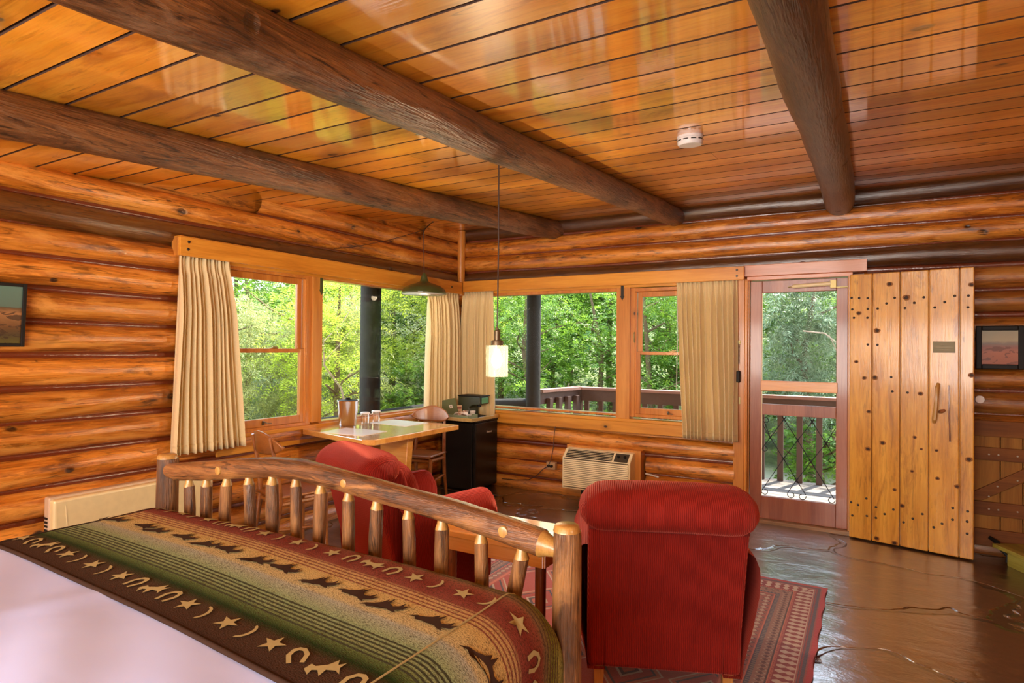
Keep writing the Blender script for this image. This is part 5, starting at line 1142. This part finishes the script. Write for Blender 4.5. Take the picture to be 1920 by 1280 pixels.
for xx, zz in ((4.80, .44), (4.85, .52), (4.965, .575), (5.03, .665)):
    mb = MB(); mb.tube([(xx, -.088, zz), (xx, -.091, zz)], .006, n=8); mb.build('gate_screw', [M_SCREW], t)
M_MOSS = wood('mossy_board', (.10, .09, .012), (.27, .23, .03), (.42, .36, .07), along='X', across='Y', knot=.6, kden=.2, rough=.5, coat=.3, blotch=.3)
t = thing('wooden_step', 'yellow green wooden platform edge on the floor below the braced gate', 'platform', (5.0, -.45, 0), R(-62))
mb = MB(); mb.box(-.22, .60, -.02, .02, 0.0, .10); mb.box(-.22, -.18, .02, .24, 0, .10); mb.build('front_board', [M_MOSS], t, local=True, bevel=.004)
mb = MB(); mb.box(-.32, .62, -.05, .22, .10, .128); mb.build('step_top', [M_MOSS], t, local=True, bevel=.004)
t = thing('iron_hook', 'dark twisted iron hook lying beneath the mossy step, by the wall', 'hook', (4.87, -.2, 0))
mb = MB(); mb.tube([(4.80, -.12, .15), (4.84, -.16, .13), (4.86, -.20, .09), (4.89, -.24, .06), (4.88, -.25, .02)], [.012, .016, .013, .012, .01], n=8, jit=.1); mb.build('hook_rod', [M_BLACK], t, smooth=True)
mb = MB(); mb.tube([(4.745, -.07, 1.15), (4.745, -.10, 1.15)], [.03, .028], n=14); tag(mb.build('door_stop', [M_SACH], smooth=True), 'pale round bumper on the log behind the plank door', 'door stop')

# ================================================================ OUTSIDE: porch, deck, rails
mb = MB()
for k in range(14): mb.box(-1.0, 6.2, .21+k*.142, .345+k*.142, -.075, -.035, tone=random.Random(k).random())
o = mb.build('deck', [M_DECK], bevel=.004); tag(o, 'weathered pale board deck outside the screen door', 'deck')
RY_, RX0 = 2.05, .58
t = thing('deck_railing', 'brown painted deck railing with square balusters running past the window and door', 'railing', (3, RY_, -.03))
mb = MB(); mb.box(RX0-.1, 6.2, RY_-.07, RY_+.07, .935, .972); mb.build('top_rail', [M_PORCHTOP], t, bevel=.004)
mb = MB(); mb.box(RX0-.02, 6.2, RY_-.02, RY_+.02, .785, .935); mb.build('rail_board', [M_PORCH], t, bevel=.003)
x = RX0+.10
while x < 6.1:
    mb = MB(); mb.box(x-.032, x+.032, RY_-.02+.045, RY_+.065, -.035, .86); mb.build('baluster', [M_PORCH], t, bevel=.003); x += .205
for k in range(2):
    mb = MB(); mb.box(RX0-.05+k*3.4, RX0+.04+k*3.4, RY_-.045, RY_+.045, -.10, .94); mb.build('rail_post', [M_PORCH], t, bevel=.004)
t = thing('deck_railing', 'short angled return of the deck railing reaching the dark log post', 'railing', (.45, 1.5, -.03))
mb = MB()
A, Bq = Vector((RX0, RY_, 0)), Vector((.42, 1.16, 0)); d_ = (Bq-A).normalized(); n_ = Vector((-d_.y, d_.x, 0)); L_ = (Bq-A).length
def obox(mb, s0, s1, w0, w1, z0, z1):
    P = [A+d_*s0+n_*w0, A+d_*s1+n_*w0, A+d_*s1+n_*w1, A+d_*s0+n_*w1]
    mb.prism([(p.x, p.y) for p in P], 'z', z0, z1)
obox(mb, 0, L_, -.07, .07, .935, .972); mb.build('top_rail', [M_PORCHTOP], t)
mb = MB(); obox(mb, 0, L_, -.02, .02, .785, .935); mb.build('rail_board', [M_PORCH], t)
for k in range(4):
    mb = MB(); obox(mb, .12+k*.2, .185+k*.2, .03, .09, -.035, .86); mb.build('baluster', [M_PORCH], t)
mb = MB(); mb.tube([(.42, 1.0, z) for z in (-1.2, 0, 1, 2, 2.75)], [.10, .095, .092, .09, .09], n=16, jit=.04); tag(mb.build('porch_post', [M_POST], smooth=True), 'dark log porch post outside the picture window above the air conditioner', 'post')
mb = MB(); mb.tube([(-1.0, -.38, z) for z in (-1.2, 0, 1, 2, 2.75)], [.125, .12, .12, .12, .12], n=16, jit=.03); tag(mb.build('porch_post', [M_POST], smooth=True), 'dark log porch post outside the window behind the dining table', 'post')
mb = MB(); mb.tube([(-1.0, -3.2, .665), (-1.0, -.4, .675), (-1.0, 1.2, .70)], .065, n=12, jit=.05); tag(mb.build('log_rail', [M_POST], smooth=True), 'dark horizontal log rail outside the side window', 'rail')
mb = MB(); mb.tube([(-1.0, 1.0, .74), (-.2, 1.0, .775), (.45, 1.0, .815)], .06, n=12, jit=.05); tag(mb.build('log_rail', [M_POST], smooth=True), 'dark horizontal log rail outside, left of the deck railing', 'rail')
# porch roof over the deck
mb = MB(); mb.add([(-1.3, .1, 2.86), (6.6, .1, 2.86), (6.6, 1.35, 2.66), (-1.3, 1.35, 2.66), (-1.3, .1, 2.94), (6.6, .1, 2.94), (6.6, 1.35, 2.74), (-1.3, 1.35, 2.74)], [(0, 3, 2, 1), (4, 5, 6, 7), (0, 1, 5, 4), (1, 2, 6, 5), (2, 3, 7, 6), (3, 0, 4, 7)])
mb.add([(-1.25, -8, 2.6), (-.15, -8, 2.6), (-.15, .1, 2.9), (-1.25, .1, 2.7), (-1.25, -8, 2.68), (-.15, -8, 2.68), (-.15, .1, 2.98), (-1.25, .1, 2.78)], [(0, 3, 2, 1), (4, 5, 6, 7), (0, 1, 5, 4), (1, 2, 6, 5), (2, 3, 7, 6), (3, 0, 4, 7)])
struct(mb.build('trim_13', [M_POST]), 'porch roof over the deck')
mb = MB(); mb.box(-.3, XW+.3, YB-.3, .22, 2.985, 3.05); struct(mb.build('trim_14', [M_POST]), 'cabin roof')

# green sided building glimpsed behind the spruce
t = thing('green_shed', 'olive green board sided shed glimpsed behind the spruce through the screen door', 'shed', (4.1, 7.6, -.5))
mb = MB(); mb.box(3.7, 7.0, 7.0, 9.0, -.6, 2.0)
for k in range(12): mb.box(3.69+k*.28, 3.705+k*.28, 6.975, 7.0, -.6, 2.0)
mb.build('wall', [plain('shed_green', (.16, .20, .035), .7)], t)
mb = MB(); mb.box(3.5, 7.2, 6.7, 9.2, 2.0, 2.12); mb.build('roof', [M_POST], t)

# terrain
def tz(x, y):
    d = math.hypot(x-2.5, y+2); f = max(0, d-8.5)
    return -.75+.26*f+.10*math.sin(x*1.3)*math.cos(y*1.1)
def ground_mat():
    m, nt, p = mat('forest_ground'); co, X, Y, Z = coords(nt)
    n = N(nt, 'ShaderNodeTexNoise', {'Vector': co, 'Scale': 3.0, 'Detail': 8.0, 'Roughness': .7})
    c = ramp(nt, n.outputs['Fac'], [(.3, (.03, .045, .012)), (.5, (.09, .12, .03)), (.62, (.20, .22, .08)), (.75, (.40, .36, .24))])
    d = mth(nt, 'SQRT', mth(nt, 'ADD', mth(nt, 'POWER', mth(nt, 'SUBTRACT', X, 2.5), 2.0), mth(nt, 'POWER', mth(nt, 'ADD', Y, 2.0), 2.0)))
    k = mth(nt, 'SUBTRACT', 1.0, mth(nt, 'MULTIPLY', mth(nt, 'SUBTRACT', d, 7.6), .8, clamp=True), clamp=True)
    c = mixc(nt, k, c, (.62, .58, .50)); nt.links.new(c, p.inputs['Base Color']); p.inputs['Roughness'].default_value = 1.0  # pale ring near the cabin, added to brighten the ceiling reflections
    return m
mb = MB()
def tf(u, v):
    x = -20+40*u; y = -14+40*v; return (x, y, tz(x, y))
mb.grid(tf, 60, 60); o = mb.build('ground', [ground_mat()], smooth='all'); struct(o, 'wooded ground rising beyond the porch')

# ---------------------------------------------------------------- foliage
def leaf_mat(name, a, b, c, trans=.5, rough=.45):
    m = bpy.data.materials.new(name); m.use_nodes = True; nt = m.node_tree; nt.nodes.clear()
    out = nt.nodes.new('ShaderNodeOutputMaterial')
    at = N(nt, 'ShaderNodeAttribute', attribute_name='tone')
    col = ramp(nt, at.outputs['Fac'], [(0, a), (.5, b), (1, c)])
    df = N(nt, 'ShaderNodeBsdfPrincipled', {'Base Color': col, 'Roughness': rough, 'Specular IOR Level': .35})
    tr = N(nt, 'ShaderNodeBsdfTranslucent', {0: mixc(nt, .5, col, c)})
    mx = nt.nodes.new('ShaderNodeMixShader'); mx.inputs[0].default_value = trans
    nt.links.new(df.outputs[0], mx.inputs[1]); nt.links.new(tr.outputs[0], mx.inputs[2]); nt.links.new(mx.outputs[0], out.inputs[0])
    return m
M_LOCUST = leaf_mat('locust_leaf', (.09, .14, .010), (.32, .43, .035), (.68, .80, .10), .6)
M_BROAD = leaf_mat('broad_leaf', (.03, .085, .008), (.09, .20, .018), (.26, .42, .05), .5)
M_SPRUCE = leaf_mat('spruce_needle', (.06, .10, .05), (.15, .22, .11), (.32, .40, .22), .15)
M_JUNI = leaf_mat('juniper_needle', (.10, .12, .02), (.27, .29, .08), (.55, .58, .22), .35)
M_LOCUST_D = leaf_mat('locust_leaf_shaded', (.03, .085, .010), (.09, .20, .020), (.26, .42, .045), .5)  # darker copy of the locust leaf, shade put into its colour
M_TRUNK = plain('tree_bark', (.13, .085, .045), .9, bump=.8, bscale=30)
M_TWIG = plain('pale_twig', (.34, .26, .17), .9)

def foliage_mesh(name, m_, pts, kind, seed, size=1.0, up=None):
    """one mesh of many small leaf blades; pts: (n,3) spray centres"""
    g = np.random.default_rng(seed); n = len(pts)
    if kind == 'pinnate':
        k = 11; t_ = np.array([0]+[i//2+1 for i in range(k-1)])/5.5; side = np.array([0]+[1 if i % 2 else -1 for i in range(k-1)])
        L, Wd, stem = .050*size, .017*size, .22*size
    elif kind == 'broad':
        k = 5; t_ = np.array([1, .7, .7, .35, .35]); side = np.array([0, 1, -1, 1, -1]); L, Wd, stem = .080*size, .042*size, .12*size
    else:
        k = 12; t_ = np.arange(k)/k; side = np.where(np.arange(k) % 2, 1, -1); L, Wd, stem = .055*size, .008*size, .16*size
    az = g.uniform(0, 2*np.pi, n); el = g.normal(-.25 if kind != 'broad' else -.1, .35, n)
    d = np.stack([np.cos(az)*np.cos(el), np.sin(az)*np.cos(el), np.sin(el)], 1)
    upv = np.stack([g.normal(0, .3, n), g.normal(0, .3, n), np.ones(n)], 1)
    s = np.cross(d, upv); s /= np.linalg.norm(s, axis=1)[:, None]; u_ = np.cross(s, d)
    sc = g.uniform(.7, 1.3, n)[:, None]
    V = np.zeros((n, k, 4, 3)); T = np.clip(g.normal(.5, .22, n), 0, 1)[:, None]+g.normal(0, .08, (n, k))
    for i in range(k):
        base = pts+d*(t_[i]*stem)*sc-u_*(.03*t_[i]**2)*sc
        ang = 0 if (side[i] == 0) else (1.15 if kind == 'pinnate' else .8)
        ld = d*np.cos(ang)+s*(side[i]*np.sin(ang))+u_*g.normal(-.15, .15, n)[:, None]
        if kind == 'needle': ld = ld+u_*g.normal(0, .5, n)[:, None]
        ld /= np.linalg.norm(ld, axis=1)[:, None]
        wd = np.cross(ld, u_); wd /= np.linalg.norm(wd, axis=1)[:, None]+1e-9
        V[:, i, 0] = base; V[:, i, 1] = base+ld*L*.5*sc+wd*Wd*.5*sc; V[:, i, 2] = base+ld*L*sc; V[:, i, 3] = base+ld*L*.5*sc-wd*Wd*.5*sc
    V = V.reshape(-1, 3); nf = n*k
    me = bpy.data.meshes.new(name); me.vertices.add(nf*4); me.vertices.foreach_set('co', V.ravel().astype(np.float32))
    me.loops.add(nf*4); me.loops.foreach_set('vertex_index', np.arange(nf*4, dtype=np.int32))
    me.polygons.add(nf); me.polygons.foreach_set('loop_start', np.arange(0, nf*4, 4, dtype=np.int32)); me.polygons.foreach_set('loop_total', np.full(nf, 4, dtype=np.int32))
    me.materials.append(m_); a_ = me.attributes.new('tone', 'FLOAT', 'FACE'); a_.data.foreach_set('value', np.clip(T, 0, 1).ravel().astype(np.float32))
    me.update(calc_edges=True); me.validate()
    return me
def crown_pts(n, c, rx, ry, rz, seed, shell=.55, clumps=26):
    g = np.random.default_rng(seed)
    cc = g.normal(0, 1, (clumps, 3)); cc /= np.linalg.norm(cc, axis=1)[:, None]; cc *= g.uniform(.35, .95, clumps)[:, None]
    idx = g.integers(0, clumps, n); p = cc[idx]+g.normal(0, .20, (n, 3))*np.array([1, 1, .45])
    return p*np.array([rx, ry, rz])+np.array(c)
def tree(loc, label, kind, m_, n, r_, h, name='broadleaf_tree', group='trees and shrubs outside the cabin', seed=0, trunk=True, size=1.0, zc=None, lean=0, cl=30, cat='tree'):
    x, y = loc; z0 = tz(x, y)
    t = thing(name, label, cat, (x, y, z0), 0, group)
    q = random.Random(seed)
    zc = zc if zc is not None else h*.55
    pts = crown_pts(n, (0, 0, zc), r_, r_, h*.42, seed, clumps=cl)
    me = foliage_mesh('foliage', m_, pts, kind, seed, size); o = bpy.data.objects.new('foliage', me); COL.objects.link(o); o.parent = t
    if trunk:
        mb = MB(); tp = [(0, 0, -.2), (.06*q.uniform(-1, 1)+lean*.3, .08, h*.22), (q.uniform(-.15, .15)+lean*.6, q.uniform(-.1, .1), h*.5), (q.uniform(-.3, .3)+lean, q.uniform(-.2, .2), h*.85)]
        mb.tube(tp, [.075, .06, .042, .015], n=8, jit=.08, seed=seed)
        for k in range(9):
            f = q.uniform(.2, .8); i = min(2, int(f*3)); b0 = Vector(tp[i]).lerp(Vector(tp[i+1]), f*3-i); a = q.uniform(0, 6.28); l = r_*q.uniform(.5, .95)
            mid = b0+Vector((math.cos(a)*l*.5, math.sin(a)*l*.5, l*.25)); e = b0+Vector((math.cos(a+.3)*l, math.sin(a+.3)*l, l*.35+q.uniform(-.1, .3)))
            mb.tube([b0, mid, e], [.026, .016, .005], n=6, jit=.1, seed=k)
        tr = mb.build('trunk', [M_TRUNK], t, local=True, smooth=True)
    return t
plants = [
 # x, y, label, kind, mat, n, r, h, name, size, zc
 ((-2.6, .55), 'yellow green locust with layered feathery leaves just outside the side window', 'pinnate', M_LOCUST, 1500, .95, 3.6, 'locust_tree', 1.0, 2.55),
 ((-4.3, -.6), 'grey green juniper filling the sash window nearest the log wall', 'needle', M_JUNI, 3200, 1.15, 4.0, 'juniper_tree', 1.4, 1.9),
 ((-3.6, 1.0), 'sunlit juniper behind the sash window mullion', 'needle', M_JUNI, 3200, 1.1, 4.2, 'juniper_tree', 1.4, 1.8),
 ((-4.6, 3.0), 'yellow green locust behind the dark post of the side window', 'pinnate', M_LOCUST, 2000, 1.35, 4.4, 'locust_tree', 1.1, 2.5),
 ((-2.9, 3.3), 'low bushy shrub with pale twigs left of the corner curtains', 'broad', M_BROAD, 1500, .95, 2.6, 'bushy_shrub', .8, 1.5),
 ((-3.3, 4.6), 'bright locust crown beside the corner curtains', 'pinnate', M_LOCUST, 2000, 1.3, 4.6, 'locust_tree', 1.1, 2.8),
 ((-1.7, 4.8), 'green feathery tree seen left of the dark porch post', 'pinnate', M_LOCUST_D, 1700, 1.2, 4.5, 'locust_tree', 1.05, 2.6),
 ((-.6, 5.6), 'leafy tree standing behind the short angled railing', 'broad', M_BROAD, 1700, 1.3, 4.5, 'broadleaf_tree', .8, 2.3),
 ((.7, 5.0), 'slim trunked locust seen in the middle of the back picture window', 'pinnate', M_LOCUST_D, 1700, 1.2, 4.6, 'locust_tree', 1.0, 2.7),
 ((1.5, 6.0), 'dense leafy tree right of the middle of the back picture window', 'broad', M_BROAD, 1900, 1.35, 4.8, 'broadleaf_tree', .8, 2.3),
 ((2.2, 4.6), 'tree with forked pale branches behind the right sash window', 'pinnate', M_BROAD, 1300, 1.0, 4.3, 'broadleaf_tree', 1.0, 2.7),
 ((3.35, 3.9), 'grey green spruce with drooping boughs seen through the screen door', 'needle', M_SPRUCE, 3000, .85, 4.2, 'spruce_tree', 1.3, 2.5),
 ((3.55, 3.3), 'low broad leaved shrub behind the balusters of the screen door view', 'broad', M_BROAD, 800, .75, 1.5, 'bushy_shrub', .8, .75),
 ((1.3, 3.6), 'low shrub behind the deck railing below the sash window', 'broad', M_BROAD, 800, .9, 1.6, 'bushy_shrub', .8, .8),
 ((-.5, 3.4), 'low fern like shrub left of the deck railing corner', 'pinnate', M_LOCUST_D, 700, .9, 1.9, 'bushy_shrub', .9, .95),
 ((-2.2, -1.2), 'low juniper brush under the sash window nearest the long curtain', 'needle', M_JUNI, 900, .7, 1.5, 'juniper_shrub', 1.2, .8),
 ((-2.3, 1.9), 'low leafy brush below the sill behind the dining table', 'broad', M_BROAD, 900, .85, 1.7, 'bushy_shrub', .75, .95),
]
for i, (loc, lab, kind, m_, n, r_, h, nm, sz, zc) in enumerate(plants):
    tree(loc, lab, kind, m_, n, r_, h, nm, None, 20+i, True, sz, zc, cat='shrub' if 'shrub' in nm else 'tree')
# woods further back: shared crowns, copied
protos = [tree((-7.2, 0.0), 'tree in the closed green wall of woods far behind the windows', 'broad', M_BROAD, 1500, 1.7, 5.0, 'woodland_tree', 'distant woods beyond the cabin', 60, True, 1.5, 2.4),
          tree((-7.0, 2.4), 'tree in the closed green wall of woods far behind the windows', 'pinnate', M_LOCUST, 1400, 1.7, 5.0, 'woodland_tree', 'distant woods beyond the cabin', 61, True, 1.5, 2.4)]
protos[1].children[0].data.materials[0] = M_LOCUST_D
q = random.Random(4)
for i, (x, y) in enumerate([(-6.6, -2.2), (-8.8, -1.4), (-6.8, 4.6), (-5.6, 5.2), (-4.9, 6.6), (-3.4, 6.6), (-2.4, 7.4), (-1.2, 8.0), (0.2, 7.8), (1.6, 8.2), (3.0, 7.6), (4.6, 6.2), (-8.8, 1.2), (-9.2, 3.8), (-8.2, 6.2), (-5.5, 8.6), (-3, 9.5), (0, 10.2), (2.6, 10.2), (5.6, 7.2)]):
    src = protos[i % 2]; o = src.copy(); COL.objects.link(o); o.location = (x, y, tz(x, y)-.1); o.rotation_euler = (0, 0, q.uniform(0, 6.28)); s = q.uniform(.95, 1.2); o.scale = (s, s, s)
    for ch in src.children: c = ch.copy(); COL.objects.link(c); c.parent = o
# bare branches close to the windows
def branch(p0, segs, label, r_=.014, seed=0):
    mb = MB(); mb.tube(p0, [r_]*(len(p0)-1)+[r_*.4], n=7, jit=.1, seed=seed)
    for s_ in segs: mb.tube(s_, [r_*.6]*(len(s_)-1)+[r_*.2], n=6, jit=.1, seed=seed)
    tag(mb.build('bare_branch', [M_TWIG], smooth=True), label, 'branch')
branch([(-1.9, .25, -.6), (-1.9, .2, .5), (-1.95, .10, .95), (-2.05, -.1, 1.25), (-2.05, -.12, 1.6)], [[(-2.05, -.12, 1.5), (-2.1, -.35, 1.75), (-2.15, -.6, 2.1)], [(-2.05, -.12, 1.55), (-2.0, .15, 1.8), (-1.95, .35, 2.1)], [(-2.05, -.1, 1.3), (-2.0, .1, 1.5), (-2.0, .35, 1.75)]], 'thin forked sapling stem rising above the ice bucket, outside', .013, 3)
branch([(-1.8, -1.6, .75), (-2.3, -1.2, .95), (-2.9, -.7, 1.1)], [[(-2.3, -1.2, .95), (-2.5, -1.2, .80), (-2.8, -1.0, .70)], [(-2.0, -1.45, .83), (-2.3, -1.5, .7), (-2.6, -1.3, .6)]], 'pale dead branches low outside the sash window by the long curtain', .011, 4)
branch([(1.75, 3.2, 1.75), (2.05, 3.2, 1.90), (2.3, 3.2, 2.2)], [[(2.05, 3.2, 1.9), (2.3, 3.2, 1.85), (2.6, 3.2, 1.9)]], 'forked pale branch crossing the view of the sash window by the door', .012, 5)
branch([(3.3, 3.0, 1.75), (3.55, 3.0, 1.72), (3.8, 3.0, 1.5)], [[(3.6, 3.0, 1.7), (3.75, 3.0, 1.35), (3.8, 3, 1.2)]], 'thin pale dead bough in front of the spruce', .009, 6)
